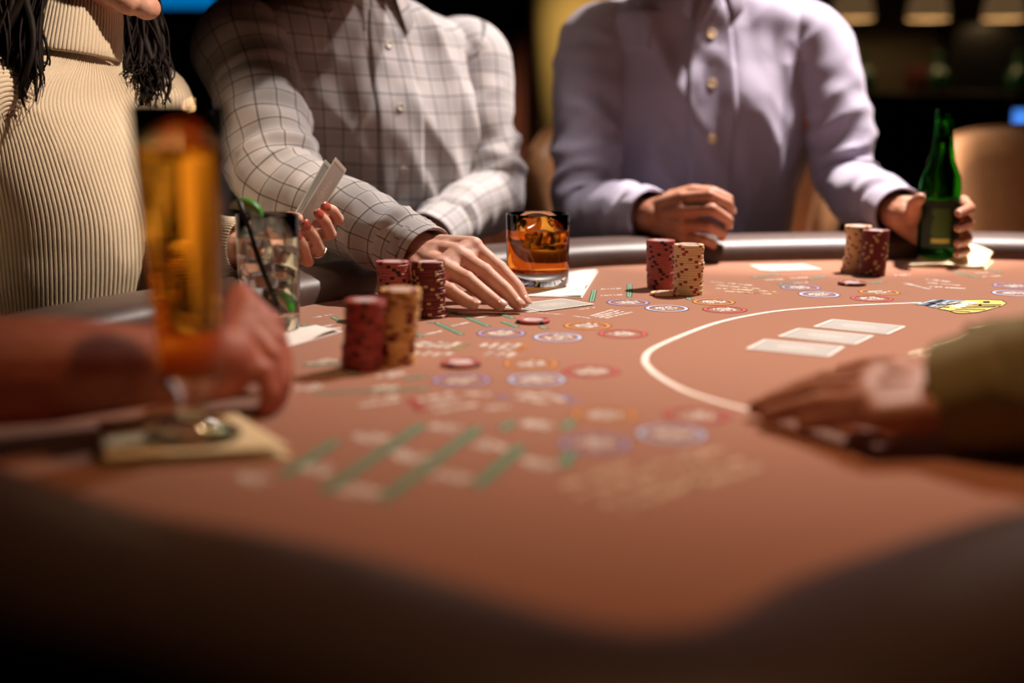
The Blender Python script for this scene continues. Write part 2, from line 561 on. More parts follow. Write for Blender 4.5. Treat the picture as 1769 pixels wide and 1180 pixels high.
# primitives for continuous bodies (joined by voxel remesh)
class Body:
    def __init__(self):
        self.v, self.f, self.n = [], [], 0

    def add(self, v, f):
        self.v.append(np.asarray(v, float))
        self.f += [tuple(i + self.n for i in q) for q in f]
        self.n += len(v)

    def ell(self, c, r, X=None, Y=None, Z=None, n=20, m=12):
        c = np.asarray(c, float)
        X = np.array([1, 0, 0.]) if X is None else X
        Y = np.array([0, 1, 0.]) if Y is None else Y
        Z = np.array([0, 0, 1.]) if Z is None else Z
        rings = []
        for k in range(1, m):
            t = math.pi * k / m
            a = np.linspace(0, 2 * math.pi, n, endpoint=False)
            rings.append(c + np.outer(np.cos(a) * math.sin(t) * r[0], X) + np.outer(np.sin(a) * math.sin(t) * r[1], Y) - math.cos(t) * r[2] * Z)
        R = len(rings)
        v = np.concatenate(rings + [np.array([c - Z * r[2], c + Z * r[2]])])
        f = loft_faces(R, n)
        for i in range(n):
            j = (i + 1) % n
            f.append((R * n, j, i))
            f.append((R * n + 1, (R - 1) * n + i, (R - 1) * n + j))
        self.add(v, f)

    def cap(self, p0, p1, r0, r1, n=16):
        p0, p1 = np.asarray(p0, float), np.asarray(p1, float)
        d = unit(p1 - p0)
        up = np.array([0, 0, 1.]) if abs(d[2]) < 0.9 else np.array([1., 0, 0])
        A = unit(np.cross(up, d))
        B = np.cross(d, A)
        a = np.linspace(0, 2 * math.pi, n, endpoint=False)
        rings = []
        for t in (80, 55, 28):
            t = math.radians(t)
            rings.append(p0 - d * r0 * math.sin(t) + np.outer(np.cos(a) * r0 * math.cos(t), A) + np.outer(np.sin(a) * r0 * math.cos(t), B))
        for t in (0,):
            rings.append(p0 + np.outer(np.cos(a) * r0, A) + np.outer(np.sin(a) * r0, B))
            rings.append(p1 + np.outer(np.cos(a) * r1, A) + np.outer(np.sin(a) * r1, B))
        for t in (28, 55, 80):
            t = math.radians(t)
            rings.append(p1 + d * r1 * math.sin(t) + np.outer(np.cos(a) * r1 * math.cos(t), A) + np.outer(np.sin(a) * r1 * math.cos(t), B))
        R = len(rings)
        f = loft_faces(R, n)
        f.append(tuple(range(n))[::-1])
        f.append(tuple((R - 1) * n + i for i in range(n)))
        self.add(np.concatenate(rings), f)

    def chain(self, pts, radii):
        for i in range(len(pts) - 1):
            self.cap(pts[i], pts[i + 1], radii[i], radii[i + 1])

    def build(self, name, mat, voxel, smooth_it, origin):
        me = bpy.data.meshes.new('tmp')
        v = np.concatenate(self.v) - np.asarray(origin, float)
        me.from_pydata([tuple(x) for x in v.tolist()], [], self.f)
        o = bpy.data.objects.new('tmp', me)
        COL.objects.link(o)
        m = o.modifiers.new('remesh', 'REMESH')
        m.mode = 'VOXEL'
        m.voxel_size = voxel
        s = o.modifiers.new('smooth', 'SMOOTH')
        s.factor = 0.5
        s.iterations = smooth_it
        dg = bpy.context.evaluated_depsgraph_get()
        nm = bpy.data.meshes.new_from_object(o.evaluated_get(dg))
        bpy.data.objects.remove(o)
        nm.name = name
        nm.materials.clear()
        nm.materials.append(M[mat])
        nm.polygons.foreach_set('use_smooth', np.ones(len(nm.polygons), dtype=bool))
        r = bpy.data.objects.new(name, nm)
        r.location = tuple(map(float, origin))
        return link(r)


# ================================================================== the room
RX0, RX1, RY0, RY1, RH = -3.6, 4.6, -2.6, 7.0, 3.3
structure(box('floor', ((RX0 + RX1) / 2, (RY0 + RY1) / 2, -0.05), (RX1 - RX0, RY1 - RY0, 0.1), 'floor'))
structure(box('ceiling', ((RX0 + RX1) / 2, (RY0 + RY1) / 2, RH + 0.05), (RX1 - RX0, RY1 - RY0, 0.1), 'ceiling'))
structure(box('wall_left', (RX0 - 0.05, (RY0 + RY1) / 2, RH / 2), (0.1, RY1 - RY0, RH), 'wall'))
structure(box('wall_right', (RX1 + 0.05, (RY0 + RY1) / 2, RH / 2), (0.1, RY1 - RY0, RH), 'wall'))
structure(box('wall_back', ((RX0 + RX1) / 2, RY1 + 0.05, RH / 2), (RX1 - RX0, 0.1, RH), 'wall'))
structure(box('wall_front', ((RX0 + RX1) / 2, RY0 - 0.05, RH / 2), (RX1 - RX0, 0.1, RH), 'wall'))

# round plastered column lit from above, between the two men
cx0 = W(975, 100, 4.7)
a = np.linspace(0, 2 * math.pi, 48, endpoint=False)
col_r = 0.22
t = thing('column', (cx0[0] + 0.10, 4.7, 0), 'olive plastered round column behind the two men, lit from above', 'column')
lathe('shaft', [(col_r, 0.28), (col_r, RH - 0.02)], 'wall_olive', t, 48)
lathe('plinth', [(col_r + 0.05, 0.0), (col_r + 0.05, 0.22), (col_r + 0.02, 0.28)], 'bar_wood', t, 48)

# maroon drape left of the column
dp = W(880, 150, 5.0)
rings = []
for z in np.linspace(0.02, 2.9, 14):
    xs = np.linspace(-0.34, 0.12, 70)
    front = np.stack([xs, -0.03 + 0.028 * np.sin(xs * 75 + 0.4 * math.sin(z * 2)), np.full(70, z)], 1)
    back = front[::-1] + np.array([0, 0.02, 0])
    rings.append(np.concatenate([front, back]))
dr = loft('drape', rings, 'maroon', loc=None)
dr.location = (dp[0], 5.0, 0)
tag(dr, 'dark maroon pleated drape hanging behind the plaid man beside the column', 'drape')

# blue television, upper left, seen under its lower edge
tl, tr = W(262, 11, 5.2), W(372, 11, 5.2)
tv = thing('television', ((tl[0] + tr[0]) / 2 - 0.25, 5.2, tl[2] - 0.05), 'black framed television with a blue screen, high behind the woman', 'television')
tvw = tr[0] - tl[0] + 0.5
box('housing', (0, 0.045, 0.34), (tvw + 0.08, 0.06, 0.70), 'black', tv)
box('screen', (0, 0.008, 0.345), (tvw, 0.012, 0.60), 'screen_blue', tv)
for nm, c, s in (('bezel', (0, 0.005, 0.020), (tvw + 0.08, 0.03, 0.045)), ('bezel', (0, 0.005, 0.67), (tvw + 0.08, 0.03, 0.045)),
                 ('bezel', (-tvw / 2 - 0.02, 0.005, 0.345), (0.04, 0.03, 0.605)), ('bezel', (tvw / 2 + 0.02, 0.005, 0.345), (0.04, 0.03, 0.605))):
    box(nm, c, s, 'black', tv)
box('wall_bracket', (0, 0.9, 0.34), (0.12, 1.7, 0.12), 'black', tv)

# back bar on the right
BY = 5.6
b0, b1 = W(1400, 170, BY), W(1950, 170, BY)
zt, zb = W(1500, 160, BY)[2], W(1500, 184, BY)[2]
bar = thing('back_bar', ((b0[0] + b1[0]) / 2, BY, 0), 'dark wooden back bar with an olive recess, far right behind the players', 'bar')
bw = b1[0] - b0[0]
box('counter_top', (0, 0, (zt + zb) / 2), (bw, 0.5, zt - zb), 'bar_wood', bar, bevel=0.01)
box('cabinet_front', (0, 0.05, zb / 2), (bw, 0.4, zb), 'black', bar)
zr0, zr1 = zt, W(1500, 36, BY)[2]
box('recess_panel', (0, 0.26, (zr0 + zr1 + 0.5) / 2), (bw, 0.03, zr1 + 0.5 - zr0), 'bar_panel', bar)
pl, pr_ = W(1652, 100, BY), W(1790, 100, BY)
box('pillar', ((pl[0] + pr_[0]) / 2 - (b0[0] + b1[0]) / 2, 0.14, (zr0 + zr1) / 2), (pr_[0] - pl[0], 0.22, zr1 - zr0), 'black', bar)
box('canopy', (0, 0.02, zr1 + 0.30), (bw, 0.5, 0.16), 'black', bar)
for i, (u, nm) in enumerate(((1474, 'left'), (1604, 'middle'), (1735, 'right'))):
    p = W(u, 12, BY - 0.1)
    lt = thing('bar_lamp', (p[0], BY - 0.1, p[2] - 0.05), ('warm frosted bar lamp under the back bar canopy, left one of three', 'warm frosted bar lamp under the back bar canopy, middle one of three',
               'warm frosted bar lamp under the back bar canopy, right one of three')[i], 'lamp', 'bar lamps')
    lathe('lamp_shade', [(0.085, 0.0), (0.088, 0.01), (0.075, 0.09), (0.05, 0.11), (0.047, 0.107), (0.07, 0.088), (0.082, 0.008)], 'shade', lt, 32, caps=False)
    lathe('stem', [(0.008, 0.11), (0.008, zr1 + 0.22 - p[2] + 0.05)], 'chair_leg', lt, 12)
    pl_ = bpy.data.lights.new('bar_lamp_bulb', 'POINT')
    pl_.energy = 0.9
    pl_.color = (1, 0.66, 0.32)
    pl_.shadow_soft_size = 0.02
    ob = bpy.data.objects.new('bar_lamp_bulb', pl_)
    ob.location = (0, 0, 0.03)
    link(ob, lt)
bl = [(1490, 'squat green bottle standing on the back bar, left of the recess'), (1618, 'round green bottle standing on the back bar, below the middle lamp'),
      (1756, 'green bottle standing on the back bar, at the right edge')]
for u, lab in bl:
    p = W(u, 160, BY - 0.05)
    o = lathe('bar_bottle', [(0.045, 0), (0.05, 0.006), (0.05, 0.07), (0.034, 0.095), (0.016, 0.11), (0.015, 0.15), (0.017, 0.152), (0.017, 0.165)], 'bottle_far', None, 28, loc=(p[0], BY - 0.05, zt))
    tag(o, lab, 'bottle', 'bottles on the back bar')
p = W(1590, 160, BY - 0.05)
o = lathe('dark_jug', [(0.05, 0), (0.06, 0.01), (0.062, 0.07), (0.045, 0.10), (0.047, 0.115)], 'maroon', None, 28, loc=(p[0], BY - 0.02, zt))
tag(o, 'dark red jug on the back bar beside the round green bottle', 'jug')
# small blue-lit machine on a stand beyond the right-hand chair
p = W(1762, 208, 4.3)
ph = thing('payment_terminal', (p[0] + 0.02, 4.3, 0), 'small blue-lit terminal on a black stand beyond the tan chair on the right', 'terminal')
lathe('stand', [(0.14, 0), (0.14, 0.02), (0.02, 0.03), (0.02, p[2] - 0.06)], 'black', ph, 24)
box('housing', (0, 0.02, p[2]), (0.11, 0.03, 0.14), 'black', ph, bevel=0.008)
box('screen', (-0.0, 0.003, p[2] + 0.004), (0.085, 0.006, 0.062), 'screen_small', ph, bevel=0.002)

# ================================================================== the card table
edge_px = [(511, 532), (594, 517), (770, 487), (988, 465), (1107, 458), (1300, 452), (1480, 449), (1625, 448), (1769, 450)]
E = [P(u, v)[:2] for u, v in edge_px]
E += [np.array(q) for q in ((1.15, 1.98), (1.45, 1.80), (1.66, 1.56), (1.64, 1.40), (1.35, 1.25), (0.85, 1.01))]
near = [(1480, 985), (1380, 1040), (1270, 1085), (1130, 1102), (960, 1078), (800, 1030), (600, 968), (400, 922), (150, 872)]
NE = np.array([P(u, v, 0.037)[:2] for u, v in near])
tn = np.gradient(NE, axis=0)
tn /= np.linalg.norm(tn, axis=1)[:, None]
E += [np.array(q) for q in ((0.48, 0.80), (0.32, 0.705), (0.245, 0.668))]
E += list(NE + np.stack([tn[:, 1], -tn[:, 0]], 1) * 0.035)
E += [np.array(q) for q in ((-0.40, 0.86), (-0.455, 1.05), (-0.43, 1.30))]
OUT = catmull(E, 1600, closed=True)          # clockwise seen from above
acc = np.concatenate([[0], np.cumsum(np.linalg.norm(np.roll(OUT, -1, 0) - OUT, axis=1))])
idx = [int(np.searchsorted(acc, q)) % 1600 for q in np.linspace(0, acc[-1], 340, endpoint=False)]
OUT = OUT[idx]
ctr = np.array([0.42, 1.3])
tan = np.roll(OUT, -1, 0) - np.roll(OUT, 1, 0)
nor = np.stack([-tan[:, 1], tan[:, 0]], 1)
nor /= np.linalg.norm(nor, axis=1)[:, None]
if ((OUT - ctr) * nor).sum() < 0:
    nor = -nor
table = thing('card_table', (ctr[0], ctr[1], 0), 'brown felt casino card table with a padded brown leather rail', 'table')
n = len(OUT)
fv = [(ctr[0], ctr[1], TZ)] + [(q[0], q[1], TZ) for q in OUT + nor * 0.012] + [(q[0], q[1], TZ - 0.03) for q in OUT + nor * 0.012]
ff = []
for i in range(n):
    j = (i + 1) % n
    ff.append((0, 1 + j, 1 + i))
    ff.append((1 + i, 1 + j, 1 + n + j, 1 + n + i))
ff.append(tuple(1 + n + i for i in range(n)))
obj('felt_top', fv, ff, 'felt', table, smooth=False, world=True)
prof = [(0.0, -0.02), (0.0, 0.006), (0.001, 0.018), (0.007, 0.027), (0.020, 0.034), (0.042, 0.039), (0.068, 0.039), (0.095, 0.034), (0.115, 0.025), (0.128, 0.010), (0.130, -0.015), (0.12, -0.05), (0.02, -0.05)]
rings = []
for k in range(n):
    rings.append([(OUT[k][0] + nor[k][0] * o_, OUT[k][1] + nor[k][1] * o_, TZ + z) for o_, z in prof])
rings = np.array(rings + [rings[0]])
loft('padded_rail', rings, 'rail', table, caps=(False, False), world=True)
rings = []
for k in range(n):
    rings.append([(OUT[k][0] + nor[k][0] * o_, OUT[k][1] + nor[k][1] * o_, TZ + z) for o_, z in ((0.10, -0.05), (0.10, -0.14), (0.0, -0.14), (0.0, -0.05))])
rings = np.array(rings + [rings[0]])
loft('apron', rings, 'rail_dark', table, caps=(False, False), world=True, smooth=False)
lathe('pedestal', [(0.30, 0.0), (0.30, 0.03), (0.12, 0.07), (0.10, TZ - 0.15), (0.25, TZ - 0.06), (0.25, TZ - 0.031)], 'rail_dark', table, 40)


# ---- printing on the felt
class Ink:
    """flat print collected per block, a hair above the felt"""
    def __init__(self):
        self.v, self.f, self.m = [], [], []

    def quad(self, a, b, c, d, mi, z):
        k = len(self.v)
        for q in (a, b, c, d):
            self.v.append((q[0], q[1], TZ + z))
        self.f.append((k, k + 1, k + 2, k + 3))
        self.m.append(mi)

    def bar(self, p, q, w, mi, z):
        p, q = np.array(p[:2]), np.array(q[:2])
        d = unit(q - p)
        nn = np.array([-d[1], d[0]]) * w / 2
        self.quad(p - nn, q - nn, q + nn, p + nn, mi, z)

    def ring(self, c, r0, r1, mi, z, n=56, sy=1.0):
        k = len(self.v)
        for r in (r0, r1):
            for i in range(n):
                a_ = 2 * math.pi * i / n
                self.v.append((c[0] + r * math.cos(a_), c[1] + r * math.sin(a_) * sy, TZ + z))
        for i in range(n):
            j = (i + 1) % n
            self.f.append((k + i, k + n + i, k + n + j, k + j))
            self.m.append(mi)

    def words(self, p, q, h, mi, z, seed=0, slant=0.25):
        """a line of unreadable glyph strokes from p to q"""
        r = random.Random(seed)
        p, q = np.array(p[:2]), np.array(q[:2])
        L = np.linalg.norm(q - p)
        d = (q - p) / max(L, 1e-9)
        up = np.array([-d[1], d[0]])
        if up[1] < 0:
            up = -up
        x = 0.0
        while x < L - h * 0.4:
            w = h * r.uniform(0.45, 0.7)
            if r.random() < 0.16:
                x += h * 0.5
                continue
            o = p + d * x
            s = d * h * slant
            st = h * 0.28
            self.quad(o, o + d * st, o + d * st + up * h + s, o + up * h + s, mi, z)
            k = r.choice((0, 1, 2))
            if k != 1:
                y0 = r.choice((0.0, 0.4, 0.8))
                self.quad(o + up * h * y0, o + d * w + up * h * y0, o + d * w + up * h * (y0 + 0.2), o + up * h * (y0 + 0.2), mi, z)
            if k != 0:
                self.quad(o + d * (w - st), o + d * w, o + d * w + up * h + s, o + d * (w - st) + up * h + s, mi, z)
            x += w + h * 0.16

    def build(self, name, inks, label=None):
        return obj(name, self.v, self.f, ['ink_' + i for i in inks], table, midx=self.m, smooth=False, world=True, label=label)


# white dealing arc
k_ = Ink()
arc_px = [(1592, 523), (1470, 528), (1360, 535.6), (1290, 546), (1228, 561), (1158, 588), (1123, 606), (1114, 622), (1120, 634), (1138, 650), (1181, 674), (1240, 694), (1300, 710)]
ap = catmull([P(u, v)[:2] for u, v in arc_px], 90)
at_ = np.gradient(ap, axis=0)
at_ /= np.linalg.norm(at_, axis=1)[:, None]
an = np.stack([-at_[:, 1], at_[:, 0]], 1) * 0.0034
for i in range(len(ap) - 1):
    k_.quad(ap[i] - an[i], ap[i + 1] - an[i + 1], ap[i + 1] + an[i + 1], ap[i] + an[i], 0, 0.0003)
k_.build('printed_arc', ['white'], 'white printed arc line')

circles = [
    (1045, 717, 'orange'), (1204, 719, 'red'), (1028, 767, 'violet'), (1160, 750, 'sky'),
    (797, 657, 'violet'), (927, 656, 'sky'), (917, 629, 'orange'), (1021, 642, 'red'),
    (866, 576, 'violet'), (964, 583, 'sky'), (1015, 563, 'orange'), (1076, 577, 'red'),
    (1085, 523, 'violet'), (1152, 533, 'sky'), (1233, 522, 'orange'), (1252, 535, 'red'),
    (1383, 497, 'violet'), (1415, 509, 'sky'), (1519, 505, 'orange'), (1506, 516, 'red'),
    (1750, 494, 'violet'), (1750, 507, 'sky'),
]
for ci, (u, v, col) in enumerate(circles):
    k_ = Ink()
    c = P(u, v)[:2]
    R_ = 0.0275
    k_.ring(c, R_ - 0.0010, R_, 1, 0.00040)
    k_.ring(c, R_ - 0.0056, R_ - 0.0010, 0, 0.00035)
    k_.ring(c, R_ - 0.0066, R_ - 0.0056, 1, 0.00040)
    d = np.array([0.95, 0.31]) if u > 1100 else np.array([0.72, 0.69])
    nn = np.array([-d[1], d[0]])
    for j, off in enumerate((0.0085, 0.000, -0.0085)):
        half = (0.012, 0.0165, 0.012)[j]
        k_.words(c - d * half + nn * (off - 0.003), c + d * half + nn * (off - 0.003), 0.0066, 2, 0.0004, seed=ci * 7 + j)
    k_.build('betting_circle', [col, 'dark', 'white'], {'orange': 'orange printed betting ring', 'red': 'red printed betting ring', 'violet': 'violet printed betting ring', 'sky': 'pale blue printed betting ring'}[col])


def green_bar(pa, pb, w=0.0052):
    k_ = Ink()
    a_, b_ = P(*pa)[:2], P(*pb)[:2]
    d = unit(b_ - a_)
    k_.bar(a_ - d * 0.001, b_ + d * 0.001, w + 0.0024, 1, 0.00030)
    k_.bar(a_, b_, w, 0, 0.00038)
    k_.bar(a_ + d * 0.006, b_ - d * 0.006, w * 0.22, 1, 0.00044)
    k_.build('green_box_line', ['mint', 'green_dark'])


for pa, pb in [((775.6, 537), (794.7, 544.7)), ((799, 545.4), (843, 563.8)), ((863.8, 542.5), (886, 550)), ((869.7, 556.5), (893, 565)), ((740, 557), (751, 557.6)),
               ((755, 558.7), (797.6, 577.8)), ((711, 574), (727, 581.5)), ((576, 549), (596, 558)), ((524, 562), (536, 567)),
               ((1026.7, 502), (1022, 521)), ((1088, 492), (1087, 513)), ((1186, 513), (1192, 518)), ((935, 565), (943, 568)),
               ((582, 762), (489, 822)), ((730, 734), (559, 850)), ((828, 739), (661, 864)), ((902, 771), (823, 841)), ((886, 730), (868, 742)), ((988, 728), (974, 741)), ((986, 782), (974, 806)),
               ((620, 645), (540, 645)), ((545, 680), (740, 672)), ((700, 655), (735, 650)), ((600, 628), (525, 632)),
               ((1300, 480), (1345, 474)), ((1375, 488), (1345, 492)), ((1425, 478), (1400, 483)), ((1505, 490), (1525, 487)), ((1650, 470), (1690, 480)), ((1690, 463), (1730, 471))]:
    green_bar(pa, pb, 0.0075 if pa[1] > 700 else 0.0052)

# small words inside the card boxes
for i, (u, v) in enumerate([(774, 739), (932, 734), (637, 757), (851, 771), (705, 789), (552, 811), (930, 801), (781, 825), (624, 850), (440, 828),
                            (557, 625), (537, 669), (676, 647), (668, 669), (842, 547), (799, 561), (752, 576), (561, 547), (568, 564),
                            (1058, 500), (1058, 511), (1160, 500), (1340, 484), (1380, 481), (1390, 489), (1700, 472), (1715, 478), (1560, 476)]):
    k_ = Ink()
    c = P(u, v)[:2]
    d = np.array([0.60, 0.80]) if u < 1000 else np.array([0.97, 0.24])
    if v > 700:
        nn = np.array([-d[1], d[0]])
        k_.words(c - d * 0.011 - nn * 0.004, c + d * 0.011 - nn * 0.004, 0.009, 0, 0.00036, seed=900 + i)
        k_.words(c - d * 0.010 + nn * 0.006, c + d * 0.010 + nn * 0.006, 0.009, 0, 0.00036, seed=950 + i)
        k_.words(c - d * 0.010 - nn * 0.014, c + d * 0.010 - nn * 0.014, 0.009, 0, 0.00036, seed=970 + i)
    else:
        k_.words(c - d * 0.016, c + d * 0.016, 0.0062, 0, 0.00036, seed=900 + i)
        if u < 700 and v > 600:
            nn = np.array([-d[1], d[0]])
            k_.words(c - d * 0.012 - nn * 0.009, c + d * 0.012 - nn * 0.009, 0.0062, 0, 0.00036, seed=930 + i)
    k_.build('box_lettering', ['white'])


def text_block(rows, seed, inks=('white',), h=0.006, label=None):
    k_ = Ink()
    for i, row in enumerate(rows):
        (a_, b_), mi = row[:2], (row[2] if len(row) > 2 else 0)
        k_.words(P(*a_)[:2], P(*b_)[:2], h, mi, 0.00034, seed=seed + i)
    return k_.build('pay_table', list(inks), label)


# pay tables and rules printed between the places
text_block([((716, 598 + 0), (738, 592)), ((726, 600), (752, 592)), ((742, 601), (768, 592)), ((758, 602), (784, 592)), ((774, 603), (800, 592)), ((790, 606), (818, 594), 1),
            ((716, 614), (730, 609)), ((735, 615), (749, 609)), ((754, 616), (768, 609)), ((773, 616), (787, 609)),
            ((836, 599), (850, 593)), ((850, 602), (868, 593)), ((866, 605), (886, 594)), ((882, 606), (904, 594)), ((898, 608), (918, 597), 2),
            ((842, 615), (856, 609)), ((862, 616), (876, 610)), ((882, 617), (896, 610))], 300, ('white', 'olive_ink', 'orange'), 0.007, 'white pay table lettering with olive and orange ends')
text_block([((988, 547), (1020, 551)), ((1022, 547), (1060, 536)), ((1030, 548.5), (1072, 537)), ((1038, 549.5), (1082, 538.5)), ((1048, 550.5), (1094, 540))], 330, ('white',), 0.0045)
text_block([((925, 541), (975, 545))], 340, ('white',), 0.0045)
text_block([((1000, 536), (1030, 532))], 341, ('white',), 0.0045)
text_block([((625, 703), (690, 694)), ((636, 690), (690, 686)), ((700, 690), (722, 712), 1), ((728, 694), (790, 680)), ((740, 704), (800, 690)), ((755, 713), (830, 700)), ((800, 682), (850, 684)), ((852, 684), (872, 690), 2),
            ((885, 678), (930, 688)), ((890, 688), (940, 698)), ((930, 680), (968, 694)), ((962, 682), (985, 696), 2), ((840, 708), (885, 705))], 360, ('white', 'red', 'violet'), 0.0085, 'blurred pale pay table lettering with red and violet ends')
text_block([((970, 846), (1090, 806)), ((1010, 862), (1140, 814)), ((1050, 874), (1190, 820)), ((1085, 885), (1220, 832)), ((1130, 808), (1230, 792)), ((1180, 822), (1290, 800)), ((1200, 846), (1320, 812)), ((1180, 790), (1260, 780))], 390, ('tan_ink',), 0.010, 'pale pay table lettering nearest the camera')
text_block([((1560, 625), (1598, 612)), ((1575, 612), (1640, 594)), ((1596, 618), (1650, 602)), ((1612, 630), (1668, 612)), ((1616, 597), (1660, 585)), ((1650, 587), (1690, 572)), ((1656, 594), (1700, 577)), ((1680, 567), (1720, 560))], 420, ('cream', 'red'), 0.006)
text_block([((1225, 488), (1300, 494)), ((1228, 493), (1310, 500)), ((1235, 499), (1340, 505)), ((1250, 504), (1330, 509)), ((1280, 507), (1345, 508), 1)], 450, ('cream', 'orange'), 0.0075)
text_block([((1560, 490), (1600, 500)), ((1605, 496), (1670, 500)), ((1600, 489), (1655, 494)), ((1590, 482), (1640, 488))], 470, ('white',), 0.0075)

# printed emblem: slate lettering strokes on the left, golden fan of cards on the right, all outlined dark
k_ = Ink()
fan = [(1668, 519), (1700, 518.5), (1730, 520), (1738, 524), (1733, 528), (1722, 531.5), (1706, 536), (1690, 539.5), (1668, 541.5), (1652, 541), (1640, 537), (1622, 534), (1640, 527), (1655, 523)]


def inkpoly(pts, mi, z):
    k = len(k_.v)
    q = [P(u, v)[:2] for u, v in pts]
    for x in q:
        k_.v.append((x[0], x[1], TZ + z))
    k_.f.append(tuple(range(k, k + len(q)))[::-1])
    k_.m.append(mi)


fc = np.mean(fan, 0)
inkpoly([(fc[0] + (u - fc[0]) * 1.03, fc[1] + (v - fc[1]) * 1.10) for u, v in fan], 0, 0.0003)
inkpoly(fan, 1, 0.0005)
inkpoly([(1640, 529), (1668, 521), (1690, 522), (1676, 529), (1655, 534)], 2, 0.0007)
for (ua, va), (ub, vb) in (((1660, 533), (1720, 531)), ((1650, 535.5), (1702, 536)), ((1643, 537.5), (1676, 540)), ((1672, 527), (1730, 527.5)), ((1668, 530), (1728, 529.5))):
    k_.bar(P(ua, va), P(ub, vb), 0.0035, 0, 0.0009)
inkpoly([(1698, 521.5), (1709, 521.5), (1710, 524), (1699, 524)], 0, 0.0009)
inkpoly([(1690, 527), (1695, 526), (1696, 529), (1691, 529)], 0, 0.0009)
inkpoly([(1580, 527), (1610, 518), (1640, 517.5), (1668, 519.5), (1660, 526), (1640, 531), (1612, 533), (1598, 528)], 3, 0.0004)
for (ua, va), (ub, vb), mi in (((1586, 527), (1616, 519), 4), ((1600, 529), (1628, 519.5), 0), ((1608, 531), (1640, 521), 4), ((1618, 532), (1655, 522), 2), ((1626, 529), (1660, 524), 0), ((1634, 520), (1664, 521), 4), ((1612, 525), (1650, 527), 2), ((1604, 523), (1624, 528), 0), ((1640, 526), (1660, 528), 4), ((1620, 531), (1640, 531.5), 0)):
    k_.bar(P(ua, va), P(ub, vb), 0.0045, mi, 0.0008 if mi else 0.0009)
k_.build('printed_emblem', ['dark', 'gold', 'cream', 'slate', 'slate_pale'], 'gold and slate printed emblem')


# ================================================================== chips
CHIP_R, CHIP_T = 0.0197, 0.00335


def chip_mesh(name, body, s1, s2, inlay, nspots=6):
    N = 72
    a_ = np.linspace(0, 2 * math.pi, N, endpoint=False)
    pr = [(0.0115, CHIP_T - 0.0003), (0.0145, CHIP_T - 0.0003), (0.0150, CHIP_T), (CHIP_R - 0.0005, CHIP_T), (CHIP_R, CHIP_T - 0.0005), (CHIP_R, 0.0006), (CHIP_R - 0.0005, 0.0001), (0.012, 0.0001)]
    rings = [np.stack([r * np.cos(a_), r * np.sin(a_), np.full(N, z)], 1) for r, z in pr]
    v = np.concatenate(rings)
    f = [tuple(reversed(q)) for q in loft_faces(len(pr), N)]
    mi = []
    per = N // nspots
    for k in range(len(f)):
        r, i = k // N, k % N
        w = i % per
        if r == 0:
            mi.append(4)
        elif r >= 2:
            mi.append(1 if w in (0, 1, 2) else (2 if (w == 3 or w == per - 1) and s2 else 0))
        else:
            mi.append(0)
    f.append(tuple(range(N)))
    mi.append(3)
    f.append(tuple((len(pr) - 1) * N + i for i in range(N))[::-1])
    mi.append(0)
    me = make_mesh(name, v, f, [body, s1, s2 or s1, inlay, 'chip_ring'], midx=mi, smooth=False)
    return me


M['chip_pink'] = principled('pink_clay', (0.43, 0.095, 0.085), 0.5, noise_amt=0.1, noise_scale=300)
M['chip_coral'] = principled('coral_clay', (0.40, 0.058, 0.045), 0.5, noise_amt=0.1, noise_scale=300)
M['chip_red'] = principled('dark_red_clay', (0.155, 0.012, 0.014), 0.45, noise_amt=0.12, noise_scale=300)
M['chip_cream'] = principled('cream_clay', (0.74, 0.55, 0.30), 0.5, noise_amt=0.08, noise_scale=300)
M['chip_yellow'] = principled('yellow_clay', (0.76, 0.47, 0.16), 0.5, noise_amt=0.08, noise_scale=300)
M['chip_black'] = principled('black_clay', (0.012, 0.008, 0.010), 0.5)
M['chip_maroon'] = principled('maroon_clay', (0.06, 0.008, 0.010), 0.5)
M['chip_navy'] = principled('navy_clay', (0.010, 0.014, 0.030), 0.5)
M['chip_sand'] = principled('sand_clay', (0.60, 0.37, 0.17), 0.5)
M['chip_scarlet'] = principled('scarlet_clay', (0.30, 0.02, 0.02), 0.5)
M['chip_forest'] = principled('forest_clay', (0.025, 0.035, 0.012), 0.5)
M['chip_inlay'] = principled('pale_inlay_paper', (0.66, 0.56, 0.58), 0.25, coat=0.3)
M['chip_inlay_dark'] = principled('mauve_inlay_paper', (0.38, 0.16, 0.17), 0.25, coat=0.3)
M['chip_ring'] = principled('inlay_ring', (0.32, 0.09, 0.09), 0.4)
CH = {
    'pink': chip_mesh('pink_chip', 'chip_pink', 'chip_black', None, 'chip_inlay', 4),
    'coral': chip_mesh('coral_chip', 'chip_coral', 'chip_maroon', None, 'chip_inlay', 4),
    'dark red': chip_mesh('dark_red_chip', 'chip_red', 'chip_sand', 'chip_navy', 'chip_inlay', 4),
    'cream': chip_mesh('cream_chip', 'chip_cream', 'chip_scarlet', None, 'chip_inlay', 4),
    'yellow': chip_mesh('yellow_chip', 'chip_yellow', 'chip_scarlet', 'chip_forest', 'chip_inlay', 4),
}
ORD = ['bottom', 'second', 'third', 'fourth', 'fifth', 'sixth', 'seventh', 'eighth', 'ninth', 'tenth', 'eleventh', 'twelfth', 'thirteenth', 'fourteenth', 'fifteenth',
       'sixteenth', 'seventeenth', 'eighteenth', 'nineteenth', 'twentieth', 'twenty-first', 'twenty-second']


def chip(kind, loc, rot, label, group, tilt=(0, 0)):
    o = bpy.data.objects.new('poker_chip', CH[kind])
    o.location = tuple(map(float, loc))
    o.rotation_euler = (tilt[0], tilt[1], rot)
    link(o)
    return tag(o, label, 'chip', group)


